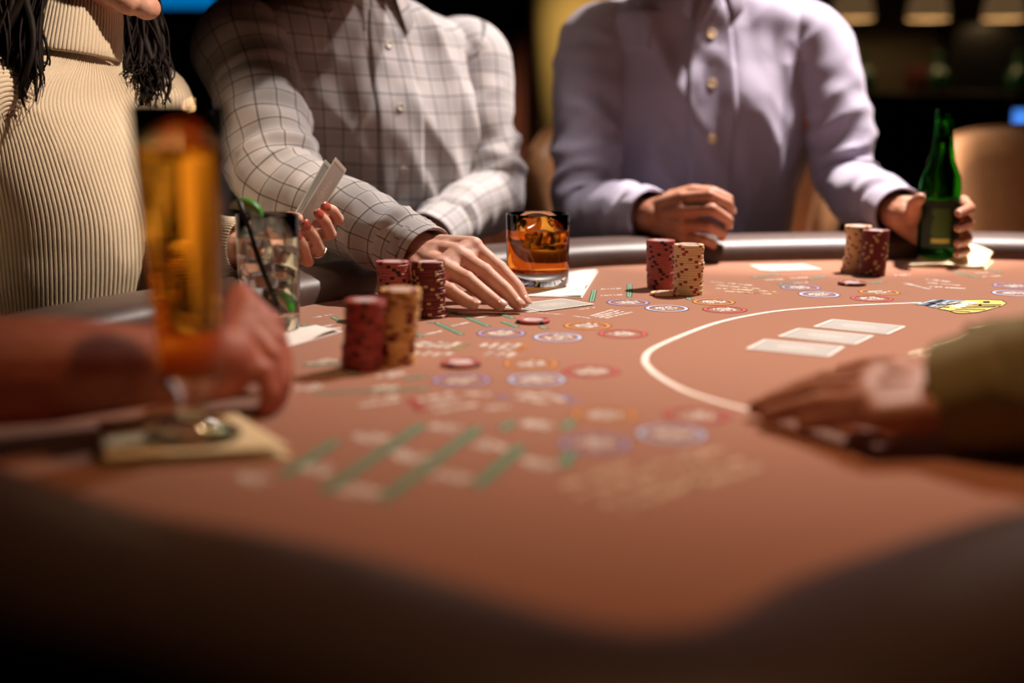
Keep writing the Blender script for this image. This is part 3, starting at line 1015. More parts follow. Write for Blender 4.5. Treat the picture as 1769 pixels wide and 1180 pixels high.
def stack(kind, u, v, n, where, lean=(0, 0), jit=0.0004, seed=0, bulges=(), rotspread=0.35):
    r = random.Random(seed)
    b = P(u, v)
    base = r.uniform(0, 6.28)
    for i in range(n):
        f = i / (n - 1)
        off = np.array([lean[0] * f + r.uniform(-jit, jit), lean[1] * f + r.uniform(-jit, jit)])
        for lo, hi, dx in bulges:
            if lo <= i <= hi:
                off[0] += dx
        lab = f"{kind} chip, {'top chip' if i == n - 1 else ORD[i] + (' chip' if i == 0 else ' from the bottom')} of the {where}"
        chip(kind, (b[0] + off[0], b[1] + off[1], TZ + 0.0001 + i * CHIP_T), base + r.uniform(0, 6.28) if r.random() < 0.5 else base + r.gauss(0, rotspread), lab, f'{kind} chips in the {where}')


stack('pink', 684, 547, 20, 'stack hidden behind the leaning yellow stack', seed=3, lean=(-0.003, 0))
stack('dark red', 742, 547, 20, 'stack beside the resting hand', seed=5, lean=(-0.001, 0), bulges=((0, 0, 0.0025), (8, 13, 0.001)))
stack('coral', 627, 636, 20, 'blurred front stack', seed=11, lean=(0.004, 0.0), bulges=((0, 6, -0.0015),))
stack('yellow', 681, 627, 22, 'leaning stack touching the coral stack', seed=14, lean=(0.008, 0.0), bulges=((0, 2, 0.0015),))
stack('pink', 1141, 498, 20, 'tall stack in front of the fist', seed=21, lean=(-0.001, 0), bulges=((0, 6, 0.001),))
stack('cream', 1188, 508, 20, 'stack in front of the fist', seed=26, lean=(0.0005, 0), bulges=((8, 12, 0.001),))
stack('cream', 1477, 470, 21, 'far stack left of the beer bottle', seed=31, lean=(0.0015, 0), bulges=((6, 16, 0.003), (0, 1, -0.002)))
stack('dark red', 1507, 475, 20, 'far stack left of the beer bottle', seed=37, lean=(0.002, 0), bulges=((0, 5, -0.001),))
for kind, u, v, lab in (('pink', 921, 557, 'single pink chip lying flat on the felt just below the face-down cards'),
                        ('pink', 797, 631, 'single blurred pink chip lying flat near the coral stack'),
                        ('dark red', 1472, 492, 'single dark red chip lying flat in front of the far dark red stack'),
                        ('cream', 1149, 510, 'single cream chip lying flat at the foot of the pink stack')):
    b = P(u, v)
    chip(kind, (b[0], b[1], TZ + 0.0006), random.uniform(0, 6), lab, None)


# ================================================================== playing cards
def card(name, centre, ex, ey, label, group=None, bend=0.0):
    """ex, ey unit vectors along the long and short side; back pattern on +normal"""
    ex, ey = unit(ex), unit(ey)
    ey = unit(ey - ex * (ex @ ey))
    nz = np.cross(ex, ey)
    hx, hy, rc, th = 0.044, 0.0315, 0.0032, 0.0003
    pts = []
    for cx_, cy_, a0 in ((hx - rc, hy - rc, 0), (-hx + rc, hy - rc, 90), (-hx + rc, -hy + rc, 180), (hx - rc, -hy + rc, 270)):
        for k in range(5):
            a_ = math.radians(a0 + k * 22.5)
            pts.append((cx_ + rc * math.cos(a_), cy_ + rc * math.sin(a_)))

    def to3(x, y, z):
        return ex * x + ey * y + nz * (z + bend * (x * x) * 12)
    nP = len(pts)
    v = [to3(x, y, th) for x, y in pts] + [to3(x, y, 0) for x, y in pts]
    f = [tuple(range(nP)), tuple(range(nP, 2 * nP))[::-1]]
    for i in range(nP):
        j = (i + 1) % nP
        f.append((i, nP + i, nP + j, j))
    o = obj(name, v, f, 'card', None, smooth=False, loc=centre)
    tag(o, label, 'playing card', group)
    q = []
    uv = []
    bx, by = hx - 0.0042, hy - 0.0042
    for x, y in ((-bx, -by), (bx, -by), (bx, by), (-bx, by)):
        q.append(to3(x, y, th + 0.0001))
        uv.append((x, y))
    obj('back_print', q, [(0, 1, 2, 3)], 'card_back', o, uvs=uv, smooth=False)
    return o


def card_px(corners, label, group=None, z=0.0005):
    """card lying flat: corners of the photo, a->b along the long side, a->c along the short side"""
    A, B, C, D = [P(u, v)[:2] for u, v in corners]
    c = (A + B + C + D) / 4
    ex = np.array([*((B - A) + (D - C)), 0])
    ey = np.array([*((C - A) + (D - B)), 0])
    if np.cross(ex, ey)[2] < 0:
        ey = -ey
    return card('playing_card', (c[0], c[1], TZ + z), ex, ey, label, group)


card_px([(1401, 565), (1538, 578), (1435, 552), (1568, 566)], 'face-down card on the felt, farthest of the three in a row', 'three cards dealt in a row')
card_px([(1340, 581), (1483, 596), (1374, 568), (1514, 582)], 'face-down card on the felt, middle one of the three in a row', 'three cards dealt in a row')
card_px([(1283, 603), (1434, 617), (1318, 587), (1465, 601)], 'face-down card on the felt, nearest of the three in a row', 'three cards dealt in a row')
card_px([(945, 541), (1028, 529), (880, 526), (965, 516)], 'face-down card under the fingertips, upper one of the two', 'pair of cards under the resting hand', 0.0010)
card_px([(925, 542), (1006, 531), (860, 527), (945, 518)], 'face-down card under the fingertips, lower one of the two', 'pair of cards under the resting hand', 0.0004)
card_px([(1338, 471), (1405, 470), (1300, 455), (1368, 454)], 'blurred face-down card near the far rail, lying left of the other', 'pair of cards by the far rail', 0.0004)
card_px([(1345, 473), (1412, 471), (1307, 457), (1375, 455)], 'blurred face-down card near the far rail, lying over the other', 'pair of cards by the far rail', 0.0010)


# ================================================================== napkins and drinks
def napkin(name, corners, mat, label, layers=2, lift=0.0, seed=0, thick=0.0016, curl=None):
    """folded paper napkin: corner pixels in order round the sheet; a gently uneven sheet with thickness"""
    A, B, C, D = [P(u, v) for u, v in corners]
    c = (A + B + C + D) / 4
    n_ = 22
    top = np.zeros((n_, n_, 3))
    for i in range(n_):
        for j in range(n_):
            s_, t_ = i / (n_ - 1), j / (n_ - 1)
            p = (A * (1 - s_) + B * s_) * (1 - t_) + (D * (1 - s_) + C * s_) * t_
            z = thick * layers + 0.0012 * (0.5 + 0.5 * mnoise.noise((p[0] * 22, p[1] * 22, seed)))
            e = min(s_, 1 - s_, t_, 1 - t_)
            z += lift * max(0, 0.25 - e) * mnoise.noise((p[0] * 14 + 3, p[1] * 14, seed + 5.0)) * 4
            if curl:
                z += curl(s_, t_)
            top[i, j] = (p[0], p[1], TZ + max(z, 0.0012))
    v = np.concatenate([top.reshape(-1, 3), top.reshape(-1, 3) - np.array([0, 0, 0.0010])])
    f = []
    q = n_ * n_
    for i in range(n_ - 1):
        for j in range(n_ - 1):
            a_, b_, c_, d_ = i * n_ + j, i * n_ + j + 1, (i + 1) * n_ + j + 1, (i + 1) * n_ + j
            f.append((a_, b_, c_, d_))
            f.append((q + d_, q + c_, q + b_, q + a_))
    border = [i for i in range(n_)] + [k * n_ + n_ - 1 for k in range(1, n_)] + [(n_ - 1) * n_ + k for k in range(n_ - 2, -1, -1)] + [k * n_ for k in range(n_ - 2, 0, -1)]
    for k in range(len(border)):
        a_, b_ = border[k], border[(k + 1) % len(border)]
        f.append((a_, q + a_, q + b_, b_))
    o = obj(name, v, f, mat, None, loc=(c[0], c[1], TZ), world=True)
    return o, c


def folded(name, corners, mat, label, **kw):
    o, c = napkin(name, corners, mat, label, **kw)
    tag(o, label, 'napkin')
    # second leaf below, slightly larger: reads as a folded sheet
    cc = np.mean(np.array(corners), 0)
    low = [tuple(cc + (np.array(p) - cc) * 1.035) for p in corners]
    A = [P(u, v) for u, v in low]
    v = [(q[0], q[1], TZ + 0.0011) for q in A] + [(q[0], q[1], TZ + 0.0003) for q in A]
    f = [(3, 2, 1, 0), (4, 5, 6, 7), (0, 1, 5, 4), (1, 2, 6, 5), (2, 3, 7, 6), (3, 0, 4, 7)]
    obj('lower_leaf', v, f, mat, o, world=True, smooth=False)
    return o


folded('paper_napkin', [(170, 745), (395, 724), (500, 792), (180, 812)], 'paper_cream', 'cream paper napkin under the tall amber drink', seed=1, thick=0.004)
folded('paper_napkin', [(430, 572), (545, 566), (590, 574), (480, 605)], 'paper', 'white paper napkin under the lime drink', seed=2, lift=0.01)
folded('paper_napkin', [(884, 511), (930, 485), (1031, 470), (1004, 515)], 'paper', 'white paper napkin under the whiskey tumbler', seed=3, lift=0.006)
folded('paper_napkin', [(1562, 462), (1600, 450), (1714, 452), (1700, 466)], 'paper_cream', 'crumpled cream napkin under the beer bottle', seed=4, lift=0.01,
       curl=lambda s_, t_: 0.017 * max(0, s_ - 0.45) ** 1.2 * (0.6 + 0.6 * math.sin(t_ * 3.1)) * 2 + 0.004 * max(0, 0.12 - s_) * 8)

def drink_glass(parent, outer, inner, level, drink_name, body_name, side_mat, top_mat, glass='glass', n=64):
    """outer: profile from base centre to rim; inner: rim down to bottom centre. The wet wall is one boundary between glass and liquid."""
    inn = list(inner)
    k = next(i for i in range(len(inn) - 1) if inn[i][1] >= level >= inn[i + 1][1])
    f_ = (inn[k][1] - level) / (inn[k][1] - inn[k + 1][1])
    rl = inn[k][0] + (inn[k + 1][0] - inn[k][0]) * f_
    dry = inn[:k + 1] + [(rl, level)]
    wet = inn[k + 1:][::-1] + [(rl, level)]
    lathe(body_name, list(outer) + dry, glass, parent, n, caps=False)
    R_ = len(wet)
    return lathe(drink_name, wet + [(rl * 0.97, level - 0.0004), (rl * 0.5, level - 0.0005), (0.0, level - 0.0005)], [side_mat, top_mat], parent, n, caps=False, midx_fn=lambda r, i: 0 if r < R_ - 1 else 1)


# --- tall footed glass of amber drink (left foreground)
b = P(336, 774)
fz = 0.0095
fl = thing('pilsner_glass', (b[0], b[1], TZ + fz), 'tall footed glass of amber drink, blurred in the left foreground', 'glass')
HT = 0.241
outer = [(0.0, 0.0), (0.034, 0.0), (0.035, 0.002), (0.030, 0.006), (0.012, 0.013), (0.0095, 0.020), (0.012, 0.030), (0.0195, 0.040), (0.0225, 0.055), (0.0265, 0.10), (0.0300, 0.15), (0.0325, 0.20), (0.0335, HT)]
inner = [(0.0322, HT), (0.0313, 0.20), (0.0288, 0.15), (0.0252, 0.10), (0.0212, 0.057), (0.0165, 0.047), (0.0, 0.044)]
drink_glass(fl, outer, inner, 0.2105, 'drink', 'bowl', 'beer', 'beer_top')

# --- collins glass with lime, ice and a black straw
b = P(468, 574)
g2 = thing('collins_glass', (b[0], b[1], TZ + 0.0045), 'straight clear glass of iced lime drink standing on a white napkin', 'glass')
R2, H2 = 0.0345, 0.127
drink_glass(g2, [(0.0, 0.0), (R2 - 0.004, 0.0), (R2 - 0.0025, 0.0015), (R2 - 0.0015, 0.03), (R2, H2 - 0.0006), (R2 - 0.0006, H2)],
            [(R2 - 0.0014, H2 - 0.0006), (R2 - 0.0032, 0.03), (R2 - 0.0045, 0.014), (0.0, 0.012)], 0.102, 'drink', 'tumbler', 'water', 'water_top')


def ice_cube(c, s, rot, label, group, seed):
    r = random.Random(seed)
    bm = []
    v = []
    for z in (-1, 1):
        for x, y in ((-1, -1), (1, -1), (1, 1), (-1, 1)):
            v.append(np.array([x * s * r.uniform(0.42, 0.52), y * s * r.uniform(0.42, 0.52), z * s * r.uniform(0.40, 0.5)]))
    Rm = np.array(Matrix.Rotation(rot[0], 3, 'X') @ Matrix.Rotation(rot[1], 3, 'Y') @ Matrix.Rotation(rot[2], 3, 'Z'))
    v = [Rm @ q for q in v]
    f = [(3, 2, 1, 0), (4, 5, 6, 7), (0, 1, 5, 4), (1, 2, 6, 5), (2, 3, 7, 6), (3, 0, 4, 7)]
    o = obj('ice_cube', v, f, 'ice', None, smooth=False, loc=c)
    m = o.modifiers.new('bevel', 'BEVEL')
    m.width = s * 0.12
    m.segments = 3
    return tag(o, label, 'ice', group)


gz = TZ + 0.0045
for i, (dx, dy, dz, s, rot, lab) in enumerate([(-0.010, -0.006, 0.088, 0.024, (0.3, 0.2, 0.5), 'ice cube floating at the left of the lime drink'), (0.013, 0.004, 0.080, 0.025, (0.1, 0.5, 1.1), 'ice cube floating at the right of the lime drink'),
                                               (-0.009, 0.009, 0.060, 0.024, (0.6, 0.1, 0.2), 'ice cube in the middle of the lime drink, on the left'), (0.012, -0.010, 0.052, 0.023, (0.2, 0.3, 0.8), 'ice cube in the middle of the lime drink, on the right')]):
    ice_cube((b[0] + dx, b[1] + dy, gz + dz), s, rot, lab, 'ice cubes in the lime drink', 40 + i)


def lime_wedge(loc, rot, label, scale=1.0):
    R_, n_ = 0.022 * scale, 14
    half = math.radians(42)
    v, f, mi = [], [], []
    rows = 9
    for k in range(rows):                     # rind: part of an ellipsoid
        a_ = -half + 2 * half * k / (rows - 1)
        for j in range(n_ + 1):
            p = math.pi * j / n_
            r = R_ * math.sin(p)
            v.append((r * math.sin(a_), R_ * 1.25 * math.cos(p), -r * math.cos(a_)))
    for k in range(rows - 1):
        for j in range(n_):
            f.append((k * (n_ + 1) + j, k * (n_ + 1) + j + 1, (k + 1) * (n_ + 1) + j + 1, (k + 1) * (n_ + 1) + j))
            mi.append(0)
    c0 = len(v)
    for j in range(n_ + 1):
        p = math.pi * j / n_
        v.append((0, R_ * 1.22 * math.cos(p), -0.0015 * math.sin(p)))
    for base, flip in ((0, False), ((rows - 1) * (n_ + 1), True)):
        for j in range(n_):
            q = (base + j, base + j + 1, c0 + j + 1, c0 + j)
            f.append(q[::-1] if not flip else q)
            mi.append(1)
    o = obj('lime_wedge', v, f, ['lime_skin', 'lime_flesh'], None, midx=mi, loc=loc)
    o.rotation_euler = rot
    return tag(o, label, 'lime')


p = W(425, 388, b[1] - 0.012)
lime_wedge((p[0], b[1] - 0.012, gz + H2 + 0.002), (math.radians(195), 0.35, math.radians(75)), 'lime wedge on the rim of the iced drink', 0.74)
lime_wedge((b[0] + 0.012, b[1] - 0.010, gz + 0.027), (math.radians(205), 0.5, math.radians(60)), 'lime wedge sunk at the bottom of the iced drink', 0.72)
sp0 = np.array([b[0] + 0.013, b[1] - 0.014, gz + 0.018])
sp1 = W(412, 345, b[1] - 0.035)
path = [sp0 + (sp1 - sp0) * f_ for f_ in np.linspace(0, 1, 6)]
o = tube('drinking_straw', path, 0.0026, 'straw', None, 12, loc=tuple(sp0))
tag(o, 'thin black straw leaning in the iced lime drink', 'straw')

# --- whiskey tumbler
b = P(929, 498)
g3 = thing('whiskey_tumbler', (b[0], b[1], TZ + 0.0055), 'heavy tumbler of whiskey on a white napkin beside the resting hand', 'glass')
R3, H3 = 0.0435, 0.098
drink_glass(g3, [(0.0, 0.0), (R3 - 0.004, 0.0), (R3 - 0.001, 0.003), (R3 - 0.0005, 0.02), (R3, H3 - 0.0008), (R3 - 0.0010, H3)],
            [(R3 - 0.0022, H3 - 0.0008), (R3 - 0.0030, 0.026), (R3 - 0.006, 0.019), (0.0, 0.0175)], 0.076, 'whiskey', 'tumbler', 'whiskey', 'whiskey_top', n=72)
gz = TZ + 0.0055
for i, (dx, dy, dz, s, rot, lab) in enumerate([(-0.014, -0.008, 0.066, 0.030, (0.15, 0.2, 0.5), 'ice cube floating at the left of the whiskey'), (0.016, 0.004, 0.064, 0.030, (0.2, 0.1, 1.0), 'ice cube floating at the right of the whiskey'),
                                               (0.0, 0.020, 0.062, 0.026, (0.4, 0.1, 0.2), 'ice cube floating at the back of the whiskey')]):
    ice_cube((b[0] + dx, b[1] + dy, gz + dz), s, rot, lab, 'ice cubes in the whiskey', 60 + i)

# --- green beer bottle
b = P(1617, 452)
BB = thing('beer_bottle', (b[0], b[1], TZ + 0.004), 'green glass beer bottle held by the man in the lavender shirt', 'bottle')
bo = [(0.0, 0.004), (0.020, 0.001), (0.029, 0.0), (0.0315, 0.004), (0.0318, 0.10), (0.0318, 0.118), (0.030, 0.132), (0.0245, 0.146), (0.0200, 0.158), (0.0165, 0.180), (0.0140, 0.203), (0.0138, 0.214), (0.0148, 0.217), (0.0148, 0.226), (0.0142, 0.229), (0.0138, 0.240)]
bi = [(0.0112, 0.240), (0.0112, 0.203), (0.0138, 0.180), (0.0174, 0.158), (0.0220, 0.145), (0.0275, 0.131), (0.0293, 0.117), (0.0293, 0.010), (0.0, 0.012)]
drink_glass(BB, bo, bi, 0.199, 'beer', 'bottle_body', 'beer_dark', 'water_top', 'green_glass', 56)
M['label_dark'] = principled('dark_green_label', (0.008, 0.022, 0.010), 0.6)
M['label_green'] = principled('green_label_print', (0.10, 0.17, 0.02), 0.6)
M['label_gold'] = principled('gold_label_print', (0.46, 0.36, 0.07), 0.5)


def curved_patch(name, r, a0, a1, z0, z1, mat, parent, n=14):
    v, f = [], []
    for rr in (r, r - 0.0002):
        for z in (z0, z1):
            for k in range(n + 1):
                a_ = a0 + (a1 - a0) * k / n
                v.append((rr * math.cos(a_), rr * math.sin(a_), z))
    for k in range(n):
        f.append((k, k + 1, n + 2 + k, n + 1 + k))
    return obj(name, v[:2 * (n + 1)], f, mat, parent)


lab_ = curved_patch('label', 0.0322, math.radians(-160), math.radians(-20), 0.022, 0.096, 'label_dark', BB, 24)
for k in range(13):
    z = 0.040 + k * 0.0034
    ja, jb = random.uniform(0, 8), random.uniform(0, 8)
    curved_patch('label_line', 0.0325, math.radians(-128 + ja), math.radians(-72 - jb), z, z + 0.0017, 'label_green', lab_, 10)
curved_patch('label_band', 0.0325, math.radians(-126), math.radians(-74), 0.029, 0.0365, 'label_gold', lab_, 10)


# ================================================================== chairs
def chair(u0, u1, vtop, Y, vbot, label, yaw=0.0):
    p0, p1 = W(u0, vtop + 30, Y), W(u1, vtop + 30, Y)
    w = p1[0] - p0[0]
    cx_ = (p0[0] + p1[0]) / 2
    ztop = W((u0 + u1) / 2, vtop, Y)[2]
    t_ = thing('barrel_chair', (cx_, Y, 0), label, 'chair', 'tan leather chairs')
    t_.rotation_euler = (0, 0, yaw)
    zs = 0.62
    # backrest: a curved padded shell
    rings = []
    N, half = 40, math.radians(72)
    Rb = w / 2 / math.sin(half) * 0.98
    prof_ = []
    hh = ztop - zs + 0.06
    for th_, z in [(0.0, 0.0), (0.0, hh * 0.55), (0.0, hh - 0.05), (0.008, hh - 0.018), (0.028, hh), (0.050, hh - 0.004), (0.066, hh - 0.022), (0.070, hh - 0.06), (0.070, hh * 0.5), (0.060, 0.0)]:
        prof_.append((th_, z))
    for k in range(N + 1):
        f_ = k / N
        a_ = -half + 2 * half * f_
        e = abs(2 * f_ - 1)
        drop = 0.055 * e ** 6 + 0.03 * e ** 2
        ring = []
        for th_, z in prof_:
            taper = 0.80 + 0.20 * min(1, (z / hh) * 1.15)
            r = (Rb - th_) * taper
            pinch = 1 - max(0, e - 0.9) * 2.0
            ring.append((r * math.sin(a_), -Rb * 0.65 + r * math.cos(a_), zs - 0.06 + z - drop * (z / hh)))
        rings.append(ring)
    loft('backrest', rings, 'tan', t_)
    # welt along the top edge
    pth = np.array([np.array(r_[4]) + np.array([0, 0, 0.001]) for r_ in rings])
    tube('piping', pth, 0.004, 'tan', t_, 8)
    # seat cushion
    a_ = np.linspace(0, 2 * math.pi, 40, endpoint=False)
    sr = []
    for s_, z in ((0.90, 0), (0.98, 0.012), (1.0, 0.04), (0.98, 0.07), (0.90, 0.085), (0.5, 0.09), (0.05, 0.09)):
        sr.append(np.stack([w * 0.40 * s_ * np.sign(np.cos(a_)) * np.abs(np.cos(a_)) ** 0.8, -0.20 + 0.24 * s_ * np.sign(np.sin(a_)) * np.abs(np.sin(a_)) ** 0.8, np.full(40, zs - 0.06 + z)], 1))
    loft('seat', sr, 'tan', t_)
    lathe('base', [(0.25, 0.0), (0.25, 0.015), (0.05, 0.035), (0.035, 0.06), (0.035, zs - 0.07)], 'chair_leg', t_, 36, loc=(0, -0.20, 0))
    return t_


chair(886, 1452, 196, 2.78, 420, 'tan leather barrel chair behind the man in the lavender shirt')
chair(1560, 2120, 218, 2.62, 420, 'empty tan leather barrel chair at the right edge')


# ================================================================== people
def ribbed(x, depth=1.0):
    """rib-knit section: broad ribs, narrow grooves (x in rib units)"""
    d = abs((x % 1.0) - 0.5)
    return -depth * math.exp(-((0.5 - d) / 0.14) ** 2)


def sgn(x, p):
    return np.sign(x) * np.abs(x) ** p


def normals_of(g):
    du = np.roll(g, -1, 1) - np.roll(g, 1, 1)
    dv = np.gradient(g, axis=0)
    n_ = np.cross(dv, du)
    n_ /= np.maximum(np.linalg.norm(n_, axis=2, keepdims=True), 1e-9)
    return n_


def folds(u, v, seed, fu, fv, warp=0.6):
    q = mnoise.noise((u * fu * 0.5 + 7.3, v * fv * 0.5, seed + 3.3)) * warp
    a_ = mnoise.noise((u * fu + q, v * fv - q, seed))
    r = 1.0 - 2.0 * abs(a_)
    return 0.7 * (r - 0.45) + 0.5 * mnoise.noise((u * fu * 0.45, v * fv * 0.45, seed + 9.0))


def torso_grid(rows, N, R, amp, seed, rib=0, rib_depth=0.0, fold_fn=None):
    """rows: list of (centre, xr, up, a, bf, bb, power) from waist to neck; xr points to the person's left (viewer's right when facing us).
    Returns grid (R,N,3), normals, U, V"""
    rows = [(np.asarray(c, float), unit(x), unit(u_), a_, f_, b_, p_) for c, x, u_, a_, f_, b_, p_ in rows]
    ctrl = np.array([np.concatenate([c, x, u_, [a_, f_, b_, p_]]) for c, x, u_, a_, f_, b_, p_ in rows])
    S = catmull(ctrl, R)
    th = np.linspace(-math.pi / 2, 1.5 * math.pi, N, endpoint=False)
    g = np.zeros((R, N, 3))
    for r in range(R):
        c, x, u_ = S[r, :3], unit(S[r, 3:6]), unit(S[r, 6:9])
        a_, bf, bb, pw = S[r, 9:]
        fw = unit(np.cross(x, u_))
        e = 2.0 / pw
        cs, sn = sgn(np.cos(th), e), sgn(np.sin(th), e)
        depth = np.where(np.sin(th) >= 0, bf, bb)
        g[r] = c + np.outer(a_ * cs, x) + np.outer(depth * sn, fw)
    nrm = normals_of(g)
    seg = np.linalg.norm(np.roll(g, -1, 1) - g, axis=2)
    U = np.concatenate([np.zeros((R, 1)), np.cumsum(seg, 1)], 1)
    mid = N // 2
    U = U - U[:, mid:mid + 1]
    dv = np.linalg.norm(np.diff(g[:, mid], axis=0), axis=1)
    V = np.concatenate([[0], np.cumsum(dv)])
    V = np.repeat(V[:, None], N + 1, 1)
    g2 = g.copy()
    for r in range(R):
        for i in range(N):
            u_, v_ = U[r, i], V[r, i]
            d = amp * (folds(u_, v_, seed, 7.0, 4.0) if fold_fn is None else fold_fn(u_, v_))
            if rib:
                d += rib_depth * ribbed((i / N) * rib + 0.25 * mnoise.noise((u_ * 3, v_ * 5, 4.0)), 1.0)
            g2[r, i] += nrm[r, i] * d
    return g2, normals_of(g2), U, V


def sleeve_grid(pts, radii, N, R, amp, seed, flat=0.92, rib=0, rib_depth=0.0, bunch=()):
    path = catmull(pts, R)
    rad = catmull(np.array(radii)[:, None], R)[:, 0]
    g = tube_rings(path, rad, N, flat)
    L = np.concatenate([[0], np.cumsum(np.linalg.norm(np.diff(path, axis=0), axis=1))])
    nrm = np.zeros_like(g)
    for r in range(R):
        d = g[r] - path[r]
        nrm[r] = d / np.linalg.norm(d, axis=1)[:, None]
    U = np.zeros((R, N + 1))
    for r in range(R):
        U[r] = np.linspace(0, 2 * math.pi * np.mean(rad), N + 1)
    V = np.repeat(L[:, None], N + 1, 1)
    for r in range(R):
        w = 0.55
        for c, s in bunch:
            w += 1.2 * math.exp(-((L[r] / L[-1] - c) / s) ** 2)
        for i in range(N):
            a_ = 2 * math.pi * i / N
            qx, qy = math.cos(a_) * 0.05, math.sin(a_) * 0.05
            q = 0.5 * mnoise.noise((qx * 9, qy * 9, L[r] * 9 + seed))
            n1 = mnoise.noise((qx * 11 + q, qy * 11 + L[r] * 6, L[r] * 17 + seed * 3.1))
            n2 = mnoise.noise((qx * 26, qy * 26 - L[r] * 10, L[r] * 34 + seed * 1.7))
            d = amp * w * (0.9 * (0.45 - 1.6 * abs(n1)) + 0.35 * n2)
            if rib:
                d += rib_depth * ribbed(i / N * rib)
            g[r, i] += nrm[r, i] * d
    return g, U, V, path, rad


def close_end(g, U, V, k=3, depth=0.02, thick=0.002):
    """turn the last ring inward so the opening has a hem"""
    last = g[-1]
    c = last.mean(0)
    dirv = unit(g[-1].mean(0) - g[-3].mean(0))
    extra, eu, ev = [], [], []
    for f_, back in ((0.985, -0.001), (0.95, 0.0), (0.93, depth)):
        extra.append(c + (last - c) * f_ - dirv * back)
        eu.append(U[-1])
        ev.append(V[-1])
    return np.concatenate([g, np.array(extra)]), np.concatenate([U, np.array(eu)]), np.concatenate([V, np.array(ev)])


def patch(name, g, nrm, r0, r1, i0, i1, off, mat, parent, U=None, V=None):
    """a strip of cloth lying on a garment grid"""
    N = g.shape[1]
    cols = [(i % N) for i in range(i0, i1 + 1)]
    sub = g[r0:r1 + 1][:, cols] + nrm[r0:r1 + 1][:, cols] * off
    under = g[r0:r1 + 1][:, cols] - nrm[r0:r1 + 1][:, cols] * 0.002
    R_, C_ = sub.shape[:2]
    # rim ring: pad with the under layer so the edge has depth
    full = np.zeros((R_ + 2, C_ + 2, 3))
    full[1:-1, 1:-1] = sub
    full[0, 1:-1], full[-1, 1:-1] = under[0], under[-1]
    full[1:-1, 0], full[1:-1, -1] = under[:, 0], under[:, -1]
    full[0, 0], full[0, -1], full[-1, 0], full[-1, -1] = under[0, 0], under[0, -1], under[-1, 0], under[-1, -1]
    uvs = None
    if U is not None:
        rr = [r0] + list(range(r0, r1 + 1)) + [r1]
        cc = [i0] + list(range(i0, i1 + 1)) + [i1]
        uvs = []
        for a_ in range(R_ + 1):
            for b_ in range(C_ + 1):
                for x, y in ((a_, b_), (a_, b_ + 1), (a_ + 1, b_ + 1), (a_ + 1, b_)):
                    uvs.append((U[rr[x], cc[y]], V[rr[x], cc[y]]))
    f = loft_faces(R_ + 2, C_ + 2, closed=False)
    return obj(name, full.reshape(-1, 3), f, mat, parent, uvs=uvs, world=True)


def pixel_row(p):
    """photo row at which a room point appears, to space buttons as measured"""
    q = np.asarray(p, float) - np.array([0, 0, TZ + H])
    zc = q[1] * CP - q[2] * SP
    return CY - F_PX * (q[1] * SP + q[2] * CP) / zc


def button(p, nrm_, r, mat, parent):
    nrm_ = unit(nrm_)
    up = np.array([0, 0, 1.])
    X = unit(np.cross(up, nrm_))
    Y = np.cross(nrm_, X)
    prof_ = [(0.15, 0.0006), (0.62, 0.0006), (0.72, 0.0014), (0.92, 0.0016), (1.0, 0.0010), (1.0, -0.001)]
    a_ = np.linspace(0, 2 * math.pi, 20, endpoint=False)
    rings = [p + np.outer(np.cos(a_) * r * q, X) + np.outer(np.sin(a_) * r * q, Y) + nrm_ * h_ for q, h_ in prof_]
    return loft('button', rings, mat, parent, world=True)


def nail(p, d, up, w, l, mat, parent):
    """a curved nail plate at p, along d, facing up"""
    d, up = unit(d), np.asarray(up, float)
    up = unit(up - d * (d @ up))
    s = np.cross(d, up)
    v = []
    n1, n2 = 7, 7
    for i in range(n1):
        for j in range(n2):
            a_, b_ = i / (n1 - 1) * 2 - 1, j / (n2 - 1) * 2 - 1
            k = 1 - 0.22 * max(0, a_) ** 4 - 0.12 * max(0, -a_) ** 4
            v.append(p + d * a_ * l / 2 * (1 - 0.12 * b_ * b_) + s * b_ * w / 2 * k + up * (0.0014 - 0.0024 * b_ * b_ - 0.0006 * a_ * a_))
    v = np.array(v)
    low = v - up * 0.0012
    f = loft_faces(n1, n2, closed=False)
    q = n1 * n2
    f += [tuple(q + i for i in reversed(x)) for x in loft_faces(n1, n2, closed=False)]
    border = [j for j in range(n2)] + [i * n2 + n2 - 1 for i in range(1, n1)] + [(n1 - 1) * n2 + j for j in range(n2 - 2, -1, -1)] + [i * n2 for i in range(n1 - 2, 0, -1)]
    for k in range(len(border)):
        a_, b_ = border[k], border[(k + 1) % len(border)]
        f.append((a_, q + a_, q + b_, b_))
    return obj('fingernail', np.concatenate([v, low]), f, mat, parent, world=True)


FR = [(0.0098, 0.0090, 0.0080, 0.0068), (0.0100, 0.0092, 0.0082, 0.0070), (0.0096, 0.0088, 0.0078, 0.0067), (0.0086, 0.0078, 0.0070, 0.0060)]


